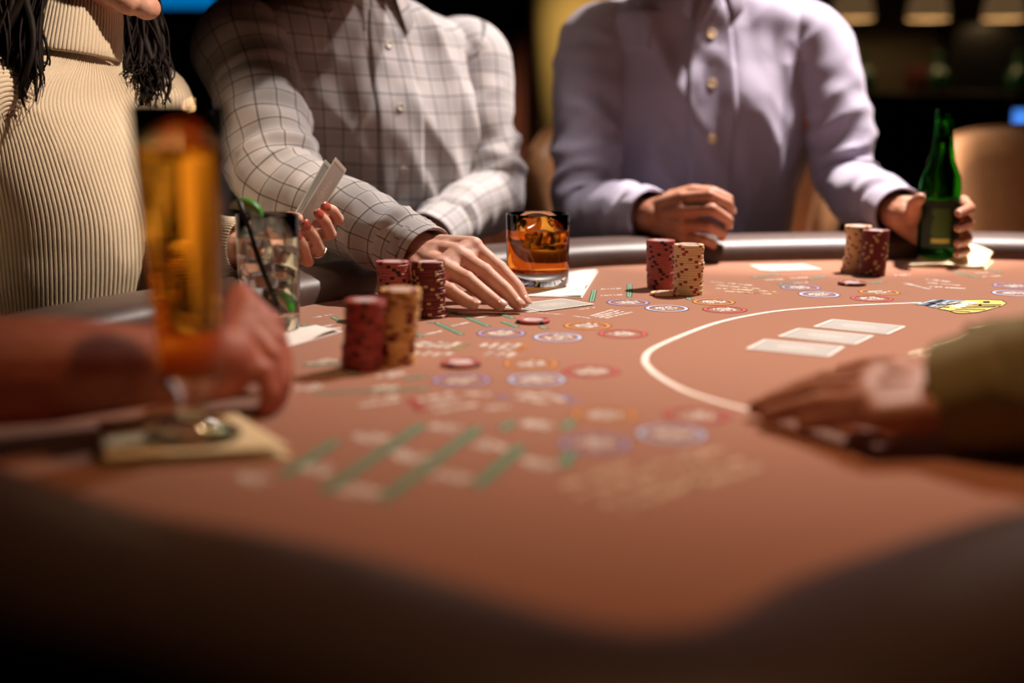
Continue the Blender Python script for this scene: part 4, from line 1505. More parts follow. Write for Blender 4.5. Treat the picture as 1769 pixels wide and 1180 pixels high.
def hand(B, wrist, fingers, thumb, scale=1.0, wr=(0.026, 0.020), arm=None, palm_n=None):
    """fingers: four lists (index..little) of MCP, PIP, DIP, tip; thumb: CMC, MCP, IP, tip. All in room coordinates."""
    wrist = np.asarray(wrist, float)
    mcps = [np.asarray(f_[0], float) for f_ in fingers]
    for k, f_ in enumerate(fingers):
        r = [x * scale for x in FR[k]]
        pts = [np.asarray(q, float) for q in f_]
        B.chain(pts, r)
        B.ell(pts[1], (r[1] * 1.07,) * 3)
        B.ell(pts[0], (r[0] * 1.14,) * 3)
        # metacarpal
        side = (k - 1.5) / 1.5
        w0 = wrist + (mcps[0] - mcps[3]) * (-side) * 0.22
        B.cap(w0, pts[0], 0.0155 * scale, 0.0118 * scale)
    for k in range(3):
        B.cap(mcps[k], mcps[k + 1], 0.0105 * scale, 0.0105 * scale)
        m0 = wrist * 0.45 + mcps[k] * 0.55
        m1 = wrist * 0.45 + mcps[k + 1] * 0.55
        B.cap(m0, m1, 0.0135 * scale, 0.0135 * scale)
    if palm_n is not None:       # fleshy palm
        pn = unit(palm_n)
        for k in range(4):
            B.cap(wrist * 0.7 + mcps[k] * 0.3 + pn * 0.008, wrist * 0.15 + mcps[k] * 0.85 + pn * 0.006, 0.012 * scale, 0.010 * scale)
    if thumb is not None:
        tp = [np.asarray(q, float) for q in thumb]
        B.chain(tp, [0.0150 * scale, 0.0122 * scale, 0.0108 * scale, 0.0082 * scale])
        B.cap(wrist, tp[0], 0.016 * scale, 0.014 * scale)
        B.cap(tp[1], mcps[0] * 0.6 + wrist * 0.4, 0.0105 * scale, 0.0115 * scale)
    if arm is not None:
        elbow, re_ = np.asarray(arm[0], float), arm[1]
        mid = wrist + (elbow - wrist) * 0.55
        B.chain([wrist, wrist + (elbow - wrist) * 0.22, mid, elbow], [wr[0], wr[0] * 1.06, re_ * 0.98, re_])


def head(B, c, fwd, up=(0, 0, 1), s=1.0, neck_to=None, neck_r=0.056):
    c = np.asarray(c, float)
    Z = unit(up)
    Y = unit(np.asarray(fwd, float) - Z * (np.asarray(fwd, float) @ Z))
    X = np.cross(Y, Z)

    def L(x, y, z):
        return c + (X * x + Y * y + Z * z) * s

    def ell(p, r):
        B.ell(L(*p), [q * s for q in r], X, Y, Z)
    ell((0, -0.015, 0.035), (0.076, 0.095, 0.085))
    ell((0, 0.016, -0.020), (0.065, 0.076, 0.092))
    ell((0, 0.030, -0.050), (0.052, 0.060, 0.058))
    for q in (-1, 1):
        B.cap(L(q * 0.050, -0.008, -0.055), L(q * 0.016, 0.068, -0.095), 0.018 * s, 0.018 * s)
        ell((q * 0.036, 0.054, -0.024), (0.027, 0.028, 0.034))
        ell((q * 0.077, -0.012, -0.012), (0.009, 0.019, 0.031))
        B.cap(L(q * 0.012, 0.084, 0.024), L(q * 0.046, 0.070, 0.026), 0.0085 * s, 0.0085 * s)
    ell((0, 0.083, -0.099), (0.022, 0.019, 0.017))
    ell((0, 0.070, -0.075), (0.032, 0.022, 0.030))
    B.cap(L(0, 0.084, 0.018), L(0, 0.105, -0.022), 0.0075 * s, 0.0100 * s)
    for q in (-1, 1):
        ell((q * 0.010, 0.094, -0.026), (0.0075, 0.009, 0.0065))
    B.cap(L(-0.019, 0.080, -0.058), L(0.019, 0.080, -0.058), 0.0085 * s, 0.0085 * s)
    ell((0, 0.088, -0.053), (0.015, 0.009, 0.0055))
    ell((0, 0.087, -0.066), (0.014, 0.009, 0.006))
    if neck_to is not None:
        B.cap(L(0, -0.022, -0.05), neck_to, neck_r * s, neck_r * 1.12)
    return L, X, Y, Z


def face_parts(body, L, X, Y, Z, s=1.0):
    for q in (-1, 1):
        Bq = L(q * 0.030, 0.0705, 0.004)
        a_ = np.linspace(0, 2 * math.pi, 16, endpoint=False)
        for nm, rr, off, mt in (('eye', 0.0115, 0.0, 'eye'), ('iris', 0.0056, 0.0068, 'iris')):
            rings = []
            for k in range(1, 8):
                t_ = math.pi * k / 8
                rings.append(Bq + Y * off * s - Y * math.cos(t_) * rr * s * (1 if nm == 'eye' else 0.9) + np.outer(np.cos(a_) * math.sin(t_) * rr * s, X) + np.outer(np.sin(a_) * math.sin(t_) * rr * s, Z))
            loft(nm, rings, mt, body, world=True)


def short_hair(body, L, X, Y, Z, s=1.0, mat='hair'):
    Bh = Body()
    Bh.ell(L(0, -0.022, 0.052), (0.081 * s, 0.098 * s, 0.078 * s), X, Y, Z)
    Bh.ell(L(0, -0.050, 0.005), (0.076 * s, 0.066 * s, 0.075 * s), X, Y, Z)
    r_ = random.Random(5)
    for k in range(70):
        a_, t_ = r_.uniform(0, 6.28), r_.uniform(0.1, 1.45)
        d = X * math.cos(a_) * math.sin(t_) * 0.078 + Y * (math.sin(a_) * math.sin(t_) * 0.094 - 0.022) + Z * (math.cos(t_) * 0.076 + 0.052)
        p = L(0, 0, 0) + d * s
        B2 = p + (unit(d) * 0.008 + X * r_.uniform(-.01, .01) + Y * r_.uniform(-.014, .004)) * s
        Bh.cap(p, B2, 0.011 * s, 0.006 * s, 8)
    h = Bh.build('hair', mat, 0.004, 2, (0, 0, 0))
    h.location = tuple(-np.array(body.location))
    h.parent = body
    h.matrix_parent_inverse = Matrix.Identity(4)
    return h


def collar(parent, c, xr, up, mat, r=(0.066, 0.062), h=0.036, drop=0.05, gap=22, spread=0.03):
    """shirt collar: stand plus a turned-down leaf with points, open at the front"""
    c, xr, up = np.asarray(c, float), unit(xr), unit(up)
    fw = unit(np.cross(xr, up))
    N = 56
    th = np.radians(np.linspace(90 + gap, 450 - gap, N))
    e = np.abs(np.linspace(-1, 1, N))          # 1 at the points
    rings = []

    def ring(k, z):
        return np.array([c + xr * r[0] * k_ * math.cos(t_) + fw * r[1] * k_ * math.sin(t_) + up * z_ for t_, k_, z_ in zip(th, np.broadcast_to(k, N), np.broadcast_to(z, N))])
    rings.append(ring(1.00, -0.012))
    rings.append(ring(1.0, h * (1 - 0.35 * e ** 2)))
    rings.append(ring(1.03, h * (1 - 0.35 * e ** 2) + 0.004))
    rings.append(ring(1.08, h * (1 - 0.35 * e ** 2) + 0.001))
    rings.append(ring(1.16 + 0.10 * e ** 3, h * 0.35 - drop * 0.4 * e ** 3))
    rings.append(ring(1.24 + 0.28 * e ** 3, -0.004 - drop * e ** 3))
    rings.append(ring(1.22 + 0.26 * e ** 3, -0.006 - drop * e ** 3))
    rings.append(ring(1.12 + 0.10 * e ** 3, h * 0.35 - 0.003 - drop * 0.4 * e ** 3))
    rings = np.array(rings)
    U = np.repeat(np.linspace(0, 0.4, N)[None], len(rings), 0)
    V = np.repeat(np.array([0, .036, .04, .042, .06, .09, .091, .11])[:, None], N, 1)
    return loft('collar', rings, mat, parent, U=U, V=V, closed=False, world=True)


def shirt_torso(parent, rows, mat, N, R, amp, seed, **kw):
    g, nrm, U, V = torso_grid(rows, N, R, amp, seed, **kw)
    o = loft('shirt', g, mat, parent, U=U, V=V, caps=(False, False), world=True)
    return o, g, nrm, U, V


def sleeve(parent, pts, radii, mat, seed, amp=0.006, N=72, R=120, cuff=True, bunch=((0.5, 0.12), (0.08, 0.08), (0.93, 0.06)), cuff_len=0.055, rib=0, rib_depth=0.0):
    g, U, V, path, rad = sleeve_grid(pts, radii, N, R, amp, seed, bunch=bunch, rib=rib, rib_depth=rib_depth)
    g, U, V = close_end(g, U, V)
    o = loft('sleeve', g, mat, parent, U=U, V=V, caps=(True, False), world=True)
    if cuff:
        L = np.concatenate([[0], np.cumsum(np.linalg.norm(np.diff(path, axis=0), axis=1))])
        k0 = int(np.searchsorted(L, L[-1] - cuff_len))
        sub = path[k0:]
        ext = unit(path[-1] - path[-4]) * 0.004
        sub = np.concatenate([sub, [sub[-1] + ext]])
        m = len(sub)
        rr = rad[-1] * np.linspace(1.05, 1.03, m) + 0.0025
        gc = tube_rings(sub, rr, N, 0.94)
        for r in range(m):
            for i in range(N):
                a_ = 2 * math.pi * i / N
                gc[r, i] += (gc[r, i] - sub[r]) * 0.045 * mnoise.noise((math.cos(a_) * 1.6, math.sin(a_) * 1.6, r * 0.05 + seed))
        cc = sub[0] + (gc[0] - sub[0]) * 0.93
        gc = np.concatenate([[cc], gc])
        Uc = np.repeat(np.linspace(0, 2 * math.pi * rr.mean(), N + 1)[None], m + 1, 0)
        Vc = np.repeat(np.concatenate([[0], np.linspace(0, cuff_len, m)])[:, None] + L[k0], N + 1, 1)
        gc, Uc, Vc = close_end(gc, Uc, Vc, depth=0.03)
        loft('cuff', gc, mat, o, U=Uc, V=Vc, caps=(False, False), world=True)
    return o


def trousers(body, hip, knees, feet, mat='dark_cloth'):
    Bt = Body()
    for k, f_ in zip(knees, feet):
        h_ = np.asarray(hip, float) + (np.asarray(k, float) - np.asarray(hip, float)) * 0.12
        Bt.chain([h_, k, f_], [0.092, 0.068, 0.05])
    Bt.ell(hip, (0.165, 0.13, 0.11))
    o = Bt.build('trousers', mat, 0.012, 2, (0, 0, 0))
    o.location = tuple(-np.array(body.location))
    o.parent = body
    o.matrix_parent_inverse = Matrix.Identity(4)


def torso_rows(hip, SM, xr_h, xr_s, wide=1.0, deep=1.0):
    hip, SM = np.asarray(hip, float), np.asarray(SM, float)
    up = unit(SM - hip)
    L_ = np.linalg.norm(SM - hip)

    def row(f_, a_, bf, bb, pw, extra=0.0):
        x = unit(np.asarray(xr_h) * (1 - f_) + np.asarray(xr_s) * f_)
        return (hip + up * (L_ * f_ + extra), x, up, a_ * wide, bf * deep, bb * deep, pw)
    return [row(0.0, 0.172, 0.125, 0.115, 2.3), row(0.22, 0.168, 0.128, 0.110, 2.3), row(0.45, 0.180, 0.130, 0.112, 2.4), row(0.65, 0.195, 0.130, 0.118, 2.5),
            row(0.82, 0.204, 0.124, 0.118, 2.6), row(0.93, 0.198, 0.105, 0.108, 2.5), row(1.0, 0.206, 0.092, 0.097, 2.3), row(1.0, 0.192, 0.084, 0.089, 2.2, 0.030),
            row(1.0, 0.150, 0.075, 0.080, 2.1, 0.054), row(1.0, 0.092, 0.067, 0.070, 2.0, 0.074), row(1.0, 0.066, 0.060, 0.064, 2.0, 0.090)], up


# ---------------- man in the plaid shirt (hand flat on his cards)
shR, shL = W(422, 62, 2.03), W(806, 88, 2.26)
SM = (shR + shL) / 2
xr = unit(shL - shR)
hip = np.array([SM[0] + 0.02, SM[1] + 0.10, TZ - 0.20])
rows, up = torso_rows(hip, SM, (0.93, 0.36, 0), xr, 0.98)
fw = unit(np.cross(xr, up))
NB = SM + up * 0.07
elbR, wrR = W(482, 312, 1.82), W(728, 441, 1.635)
elbL, wrL = W(852, 330, 2.20), W(742, 410, 2.02)
s_ = np.array([0, 0, 1.])
B = Body()
L, X, Y, Z = head(B, NB + up * 0.165 + fw * 0.075, fw + np.array([0.2, 0, -0.35]), neck_to=NB - fw * 0.008, neck_r=0.050)
B.cap(SM - up * 0.06, hip, 0.07, 0.08)
B.cap(shR + xr * 0.06 - up * 0.03, shL - xr * 0.06 - up * 0.03, 0.034, 0.034)
B.cap(SM - up * 0.06, NB - fw * 0.01, 0.05, 0.045)
B.chain([shR + xr * 0.05 - up * 0.03, elbR, wrR], [0.034, 0.034, 0.026])
B.chain([shL - xr * 0.05 - up * 0.03, elbL, wrL], [0.034, 0.034, 0.026])
fingers = [
    [W(817, 427, 1.592), W(862, 465, 1.575), W(893, 497, 1.560), W(905, 521, 1.550)],
    [W(789, 440, 1.575), W(836, 470, 1.550), W(873, 502, 1.538), W(893, 525, 1.530)],
    [W(764, 461, 1.556), W(806, 483, 1.534), W(841, 511, 1.524), W(863, 527, 1.519)],
    [W(748, 489, 1.540), W(777, 502, 1.522), W(803, 519, 1.515), W(818, 526, 1.512)],
]
thumb = [W(765, 452, 1.625), W(815, 462, 1.628), W(850, 490, 1.620), W(872, 508, 1.612)]
hand(B, wrR, fingers, thumb, 1.2, palm_n=(0.1, 0.1, -1), wr=(0.030, 0.02), arm=(elbR, 0.036))
for k in range(4):      # fleshy back of the hand
    B.cap(wrR * 0.75 + fingers[k][0] * 0.25 - s_ * 0.002, wrR * 0.08 + fingers[k][0] * 0.92 - s_ * 0.004, 0.020, 0.0145)
    if k < 3:
        B.cap(fingers[k][0] * 0.8 + fingers[k][1] * 0.2 - s_ * 0.003, fingers[k + 1][0] * 0.8 + fingers[k + 1][1] * 0.2 - s_ * 0.003, 0.0115, 0.0115)
# other hand resting in front of the body, behind the rail
d_ = unit(wrL - elbL)
s_ = np.array([0, 0, 1.])
fl2 = []
for k in range(4):
    m_ = wrL + d_ * 0.085 + np.array([0.012, -0.008, 0.024 - 0.018 * k])
    fl2.append([m_, m_ + d_ * 0.036, m_ + d_ * 0.05 + np.array([0.0, 0.02, -0.012]), m_ + d_ * 0.045 + np.array([0.0, 0.036, -0.02])])
hand(B, wrL, fl2, [wrL + d_ * 0.02 + s_ * 0.02, wrL + d_ * 0.05 + s_ * 0.035, wrL + d_ * 0.08 + s_ * 0.036, wrL + d_ * 0.10 + s_ * 0.03], 1.0)
man1 = B.build('person', 'skin_a', 0.0021, 5, (hip[0], hip[1], TZ - 0.25))
tag(man1, 'person in a pale plaid shirt leaning over the table, hand flat on two cards', 'person')
face_parts(man1, L, X, Y, Z)
short_hair(man1, L, X, Y, Z)
for k, (pt, nn) in enumerate(((fingers[0], (0.35, 0.0, 0.9)), (fingers[1], (0.32, -0.35, 0.85)), (fingers[2], (0.28, -0.45, 0.85)), (fingers[3], (0.25, -0.5, 0.8)))):
    d = unit(pt[3] - pt[2])
    upn = unit(np.array(nn) - d * (d @ np.array(nn)))
    r_ = FR[k][3] * 1.2
    nail(pt[3] + d * 0.0015 + upn * (r_ - 0.0010), d, upn, r_ * 1.6, 0.0135, 'nail', man1)
def shirt_folds(seed, sx):
    def fn(u, v):
        q = 0.35 * mnoise.noise((u * 3.0, v * 3.0, seed))
        a_ = mnoise.noise(((u * 7.5 + sx * v * 5.0) + q, v * 2.6 - sx * u * 1.5, seed + 1.0))
        b_ = mnoise.noise(((u * 13.0 - sx * v * 9.0), v * 5.0 + q, seed + 4.0))
        c_ = mnoise.noise((u * 3.0, v * 2.2, seed + 8.0))
        e_ = mnoise.noise((u * 22.0 + sx * v * 14.0, v * 9.0 + q, seed + 12.0))
        return 0.85 * (0.4 - 1.9 * abs(a_)) + 0.5 * (0.35 - 1.5 * abs(b_)) + 0.22 * (0.3 - 1.4 * abs(e_)) + 0.6 * c_
    return fn


sh, g, nrm, U, V = shirt_torso(man1, rows, 'plaid', 190, 140, 0.0165, 2.0, fold_fn=shirt_folds(2.0, 0.5))
sleeve(sh, [shR + xr * 0.095 - up * 0.05, shR - xr * 0.002 - up * 0.012, shR * 0.55 + elbR * 0.45, elbR, elbR * 0.5 + wrR * 0.5, wrR + (wrR - elbR) * 0.02], [0.048, 0.076, 0.067, 0.063, 0.053, 0.041], 'plaid', 3.7, amp=0.009, N=84, R=150)
sleeve(sh, [shL - xr * 0.095 - up * 0.05, shL + xr * 0.002 - up * 0.012, shL * 0.5 + elbL * 0.5, elbL, elbL * 0.5 + wrL * 0.5, wrL], [0.048, 0.074, 0.064, 0.060, 0.052, 0.042], 'plaid', 8.2, amp=0.009, N=84, R=130)
collar(sh, NB + up * 0.012 + fw * 0.004, xr, up, 'plaid')
mid = g.shape[1] // 2
patch('placket', g, nrm, 3, 126, mid - 4, mid + 4, 0.0022, 'plaid', sh, U, V)
for r in [int(np.argmin([abs(pixel_row(g[k, mid]) - v_) for k in range(len(g))])) for v_ in (78, 185, 292, 398)]:
    button(g[r, mid] + nrm[r, mid] * 0.003, nrm[r, mid], 0.0058, 'button_w', sh)
patch('pocket', g, nrm, 79, 107, mid + 15, mid + 34, 0.0022, 'plaid', sh, U, V)
trousers(man1, hip, [hip + np.array([-0.06, -0.46, -0.02]), hip + np.array([0.20, -0.42, -0.02])], [hip + np.array([-0.06, -0.42, -0.50]), hip + np.array([0.2, -0.38, -0.50])])

# ---------------- man in the lavender shirt (fist and beer bottle)
shR, shL = W(1036, 56, 2.42), W(1396, 56, 2.42)
SM = (shR + shL) / 2
xr = unit(shL - shR)
hip = np.array([SM[0] + 0.005, SM[1] + 0.06, TZ - 0.20])
rows, up = torso_rows(hip, SM, (1, 0, 0), xr, 1.04)
fw = unit(np.cross(xr, up))
NB = SM + up * 0.07
elbR, wrR = W(1018, 360, 2.30), W(1128, 374, 2.085)
elbL, wrL = W(1466, 318, 2.34), W(1560, 372, 2.085)
B = Body()
L, X, Y, Z = head(B, NB + up * 0.165 + fw * 0.07, fw + np.array([-0.15, 0, -0.45]), neck_to=NB - fw * 0.008, neck_r=0.050)
B.cap(SM - up * 0.06, hip, 0.07, 0.08)
B.cap(shR + xr * 0.06 - up * 0.03, shL - xr * 0.06 - up * 0.03, 0.034, 0.034)
B.cap(SM - up * 0.06, NB - fw * 0.01, 0.05, 0.045)
B.chain([shR + xr * 0.05 - up * 0.03, elbR, wrR], [0.034, 0.034, 0.026])
B.chain([shL - xr * 0.05 - up * 0.03, elbL, wrL], [0.034, 0.034, 0.026])
fingers = [
    [W(1178, 342, 2.045), W(1226, 338, 2.018), W(1258, 352, 2.030), W(1263, 364, 2.048)],
    [W(1180, 364, 2.035), W(1230, 362, 2.006), W(1258, 380, 2.020), W(1258, 390, 2.040)],
    [W(1180, 387, 2.035), W(1224, 390, 2.008), W(1248, 402, 2.022), W(1246, 410, 2.042)],
    [W(1180, 408, 2.040), W(1214, 414, 2.020), W(1232, 422, 2.032), W(1228, 428, 2.048)],
]
thumb = [W(1160, 345, 2.075), W(1196, 332, 2.065), W(1232, 334, 2.052), W(1258, 344, 2.050)]
hand(B, wrR, fingers, thumb, 1.06, palm_n=(0, 1, 0), wr=(0.029, 0.02), arm=(elbR, 0.036))
nl = [(thumb[3], thumb[2]), (fingers[0][3], fingers[0][2])]
bc = P(1617, 452)
fingers2 = []
for k, (vy, dv) in enumerate(((352, 8), (378, 8), (404, 8), (427, 6))):
    fingers2.append([W(1612, vy + 2, 2.062), W(1664, vy - 4 + k, 2.040), W(1676 - 2 * k, vy + dv, 1.996), W(1657 - k, vy + 2 * dv, 1.962)])
thumb2 = [W(1578, 376, 2.062), W(1577, 366, 2.030), W(1580, 352, 1.995), W(1590, 342, 1.968)]
hand(B, wrL, fingers2, thumb2, 1.06, wr=(0.028, 0.02), arm=(elbL, 0.036))
man2 = B.build('person', 'skin_b', 0.0024, 3, (hip[0], hip[1], TZ - 0.25))
tag(man2, 'person in a lavender button shirt holding a green beer bottle, other hand a loose fist', 'person')
face_parts(man2, L, X, Y, Z)
short_hair(man2, L, X, Y, Z)
for k in range(4):
    d = unit(fingers2[k][3] - fingers2[k][2])
    nail(fingers2[k][3] + np.array([0.001, -0.0066, 0.0005]), d, (0.25, -1, 0.1), 0.011, 0.012, 'nail', man2)
    pt = fingers[k]
    d = unit(pt[3] - pt[2])
    nail(pt[3] + np.array([0.0066, -0.001, 0.0]), d, (1, -0.25, 0.1), 0.011, 0.012, 'nail', man2)
sh, g, nrm, U, V = shirt_torso(man2, rows, 'blue_shirt', 190, 140, 0.021, 31.0, fold_fn=shirt_folds(31.0, -0.5))
sleeve(sh, [shR + xr * 0.095 - up * 0.05, shR - up * 0.012, shR * 0.5 + elbR * 0.5 + np.array([-0.012, 0, 0]), elbR, elbR * 0.5 + wrR * 0.5, wrR - (wrR - elbR) * 0.02], [0.048, 0.074, 0.068, 0.064, 0.054, 0.043], 'blue_shirt', 13.1, amp=0.009, N=84, R=130)
sleeve(sh, [shL - xr * 0.095 - up * 0.05, shL - up * 0.012, shL * 0.5 + elbL * 0.5 + np.array([0.012, 0, 0]), elbL, elbL * 0.5 + wrL * 0.5, wrL - (wrL - elbL) * 0.06], [0.048, 0.074, 0.066, 0.061, 0.052, 0.042], 'blue_shirt', 17.9, amp=0.010, N=84, R=130)
collar(sh, NB + up * 0.012 + fw * 0.004, xr, up, 'blue_shirt')
mid = g.shape[1] // 2
patch('placket', g, nrm, 3, 126, mid - 4, mid + 4, 0.0022, 'blue_shirt', sh, U, V)
for r in [int(np.argmin([abs(pixel_row(g[k, mid]) - v_) for k in range(len(g))])) for v_ in (60, 146, 237, 322)]:
    button(g[r, mid] + nrm[r, mid] * 0.0042, nrm[r, mid], 0.0078, 'button', sh)
patch('pocket', g, nrm, 74, 101, mid + 14, mid + 31, 0.0045, 'blue_shirt', sh, U, V)
trousers(man2, hip, [hip + np.array([-0.14, -0.44, -0.02]), hip + np.array([0.14, -0.44, -0.02])], [hip + np.array([-0.14, -0.40, -0.50]), hip + np.array([0.14, -0.40, -0.50])])

# ---------------- woman in the ribbed turtleneck, looking at her cards
shF = W(262, 172, 1.86)          # far shoulder (her left)
shN = W(-50, 165, 1.58)          # near shoulder (her right)
SM = (shF + shN) / 2
xr = unit(shF - shN)
hip = np.array([SM[0] - 0.03, SM[1] + 0.02, TZ - 0.22])
up0 = unit(SM - hip)
rows = []
L_ = np.linalg.norm(SM - hip)
for f_, a_, bf, bb, pw, ex in ((0.0, 0.155, 0.120, 0.10, 2.2, 0), (0.25, 0.142, 0.122, 0.092, 2.2, 0), (0.45, 0.145, 0.136, 0.092, 2.2, 0), (0.60, 0.152, 0.146, 0.096, 2.2, 0), (0.72, 0.157, 0.146, 0.098, 2.2, 0),
                              (0.86, 0.162, 0.118, 0.098, 2.3, 0), (0.95, 0.164, 0.092, 0.09, 2.3, 0), (1.0, 0.156, 0.078, 0.082, 2.2, 0.0), (1.0, 0.128, 0.070, 0.072, 2.1, 0.026), (1.0, 0.088, 0.062, 0.062, 2.0, 0.046), (1.0, 0.060, 0.056, 0.056, 2.0, 0.062)):
    rows.append((hip + up0 * (L_ * f_ + ex), xr, up0, a_, bf, bb, pw))
fw = unit(np.cross(xr, up0))
NB = SM + up0 * 0.055
B = Body()
chin = W(262, 20, 1.70)
hf = unit(np.array([0.94, -0.34, -0.10]))
hz = unit(np.array([0.08, 0, 1.0]))
hy = unit(hf - hz * (hf @ hz))
hc = chin - (hy * 0.092 + hz * -0.104) * 0.95
L, X, Y, Z = head(B, hc, hf, hz, 0.95, neck_to=NB, neck_r=0.047)
B.cap(SM - up0 * 0.06, hip, 0.06, 0.065)
B.cap(shN + xr * 0.05 - up0 * 0.03, shF - xr * 0.05 - up0 * 0.03, 0.028, 0.028)
B.cap(SM - up0 * 0.06, NB, 0.04, 0.04)
elbF, wrF = W(250, 430, 1.72), W(455, 430, 1.585)
B.chain([shF - xr * 0.05 - up0 * 0.03, elbF, wrF], [0.028, 0.028, 0.022])
elbN = shN + np.array([-0.10, -0.06, -0.25])
wrN = elbN + np.array([0.10, -0.16, 0.02])
B.chain([shN + xr * 0.05 - up0 * 0.03, elbN, wrN], [0.028, 0.028, 0.022])
fN = []
dN = unit(wrN - elbN)
for k in range(4):
    m_ = wrN + dN * 0.075 + np.array([0.9, 0.43, 0]) * (0.02 - 0.016 * k) * -1
    fN.append([m_, m_ + dN * 0.034, m_ + dN * 0.055 - s_ * 0.008, m_ + dN * 0.07 - s_ * 0.02])
hand(B, wrN, fN, None, 0.9)
fingers = [
    [W(528, 388, 1.600), W(583, 378, 1.566), W(575, 364, 1.548), W(561, 357, 1.540)],
    [W(518, 407, 1.592), W(570, 404, 1.556), W(562, 383, 1.538), W(549, 369, 1.530)],
    [W(507, 425, 1.584), W(552, 432, 1.545), W(542, 407, 1.526), W(528, 388, 1.519)],
    [W(497, 441, 1.578), W(533, 452, 1.540), W(525, 425, 1.520), W(513, 406, 1.513)],
]
thumb = [W(468, 412, 1.570), W(482, 390, 1.545), W(500, 378, 1.535), W(514, 377, 1.532)]
hand(B, wrF, fingers, thumb, 0.86, palm_n=(0.2, -1, 0.2), wr=(0.023, 0.018), arm=(elbF, 0.030))
woman = B.build('person', 'skin_a', 0.0021, 3, (hip[0], hip[1], TZ - 0.27))
tag(woman, 'person in a cream ribbed turtleneck with long dark hair, holding up two cards', 'person')
face_parts(woman, L, X, Y, Z, 0.95)
for k in range(4):
    pt = fingers[k]
    d = unit(pt[3] - pt[2])
    r_ = FR[k][3] * 0.86
    nn = np.array([0.25, -1.0, 0.35])
    upn = unit(nn - d * (d @ nn))
    nail(pt[3] + d * 0.001 + upn * (r_ - 0.0005), d, upn, r_ * 1.8, 0.0125, 'nail_red', woman)
rp = fingers[2][1] * 0.62 + fingers[2][0] * 0.38
rd = unit(fingers[2][1] - fingers[2][0])
rX = unit(np.cross(rd, np.array([0, 0, 1.])))
rY = np.cross(rd, rX)
rp = fingers[2][1] * 0.75 + fingers[2][2] * 0.25 + np.array([0, 0, -0.006])
rd = unit(fingers[2][2] - fingers[2][1])
rX = unit(np.cross(rd, np.array([0, 1., 0])))
rY = np.cross(rd, rX)
pth = np.array([rp + rX * 0.0092 * math.cos(t_) + rY * 0.0092 * math.sin(t_) for t_ in np.linspace(0, 2 * math.pi, 33)])
tube('finger_ring', pth, 0.0013, 'silver', woman, 8, world=True)['label'] = 'thin silver finger ring'

# sweater
def sw_folds(u, v):
    return folds(u, v, 41.0, 3.2, 6.5) * 0.9 + 0.9 * mnoise.noise((u * 6.0 + v * 3.0, v * 9.0 - u * 3.0, 4.4))


g, nrm, U, V = torso_grid(rows, 1280, 90, 0.007, 41.0, rib=160, rib_depth=0.0024, fold_fn=sw_folds)
sw = loft('sweater', g, 'sweater', woman, U=U, V=V, caps=(False, False), world=True)
for pts, sd in (([shF - xr * 0.085 - up0 * 0.03, shF, shF * 0.5 + elbF * 0.5 + np.array([0.0, 0.02, 0]), elbF, elbF * 0.45 + wrF * 0.55, wrF - (wrF - elbF) * 0.14], 51.0),
                ([shN + xr * 0.085 - up0 * 0.03, shN, shN * 0.5 + elbN * 0.5, elbN, elbN * 0.45 + wrN * 0.55, wrN - (wrN - elbN) * 0.06], 57.0)):
    sleeve(sw, pts, [0.040, 0.062, 0.056, 0.052, 0.044, 0.036] if sd < 55 else [0.055, 0.056, 0.052, 0.050, 0.044, 0.036], 'sweater', sd, amp=0.006 if sd < 55 else 0.001, N=400, R=90, cuff=False, rib=56, rib_depth=0.0022)
# folded turtleneck
rimc = W(152, 40, 1.745)
nk = unit((hc - hz * 0.09 - hy * 0.03) - NB)
N = 720
th = np.linspace(0, 2 * math.pi, N, endpoint=False)
rings = []
nx = unit(np.cross(nk, np.array([0, 0, 1.])) if abs(nk[2]) < 0.9 else xr)
nx = unit(xr - nk * (xr @ nk))
ny = np.cross(nk, nx)
for k, (h_, r_) in enumerate([(-0.008, 0.064), (0.02, 0.0555), (0.055, 0.053), (0.074, 0.053), (0.078, 0.0555), (0.074, 0.0595), (0.06, 0.0625), (0.035, 0.0655), (0.012, 0.0685), (0.002, 0.0690), (-0.002, 0.067), (0.003, 0.064)]):
    disp = np.array([0.0018 * ribbed(i / N * 84 + 0.5 + h_ * 6) for i in range(N)])
    tilt = 0.014 * np.cos(th - 0.4)
    rings.append(NB + np.outer(np.cos(th) * (r_ + disp), nx) + np.outer(np.sin(th) * (r_ * 0.98 + disp), ny) + np.outer(h_ + tilt * (1 if k > 1 else 0.3), nk))
loft('turtleneck', rings, 'sweater', sw, caps=(False, False), world=True)

# hair: wavy locks from the crown down both sides
hv, hfc, hcount = [], [], [0]


def lock(pts, r0, seed, waves=2.5, amp=0.010, curl=0.012):
    global hv, hfc
    r = random.Random(seed)
    base = catmull(pts, 26)
    ph1, ph2 = r.uniform(0, 6.28), r.uniform(0, 6.28)
    out = []
    for i, p in enumerate(base):
        f_ = i / 25
        w = amp * f_ + curl * max(0, f_ - 0.72) * 3
        out.append(p + np.array([math.sin(f_ * waves * 6.28 + ph1) * w, math.cos(f_ * waves * 5.1 + ph2) * w, 0.4 * w * math.sin(f_ * waves * 6.28 + ph2)]))
    out = np.array(out)
    rad = r0 * (1 - 0.85 * np.linspace(0, 1, 26) ** 2.5)
    rg = tube_rings(out, rad, 6, 0.8)
    k = hcount[0]
    hcount[0] += 26 * 6
    hv.append(rg.reshape(-1, 3))
    hfc += [tuple(x + k for x in q) for q in loft_faces(26, 6)]
    hfc.append(tuple(k + q for q in range(6))[::-1])
    hfc.append(tuple(k + 25 * 6 + q for q in range(6)))


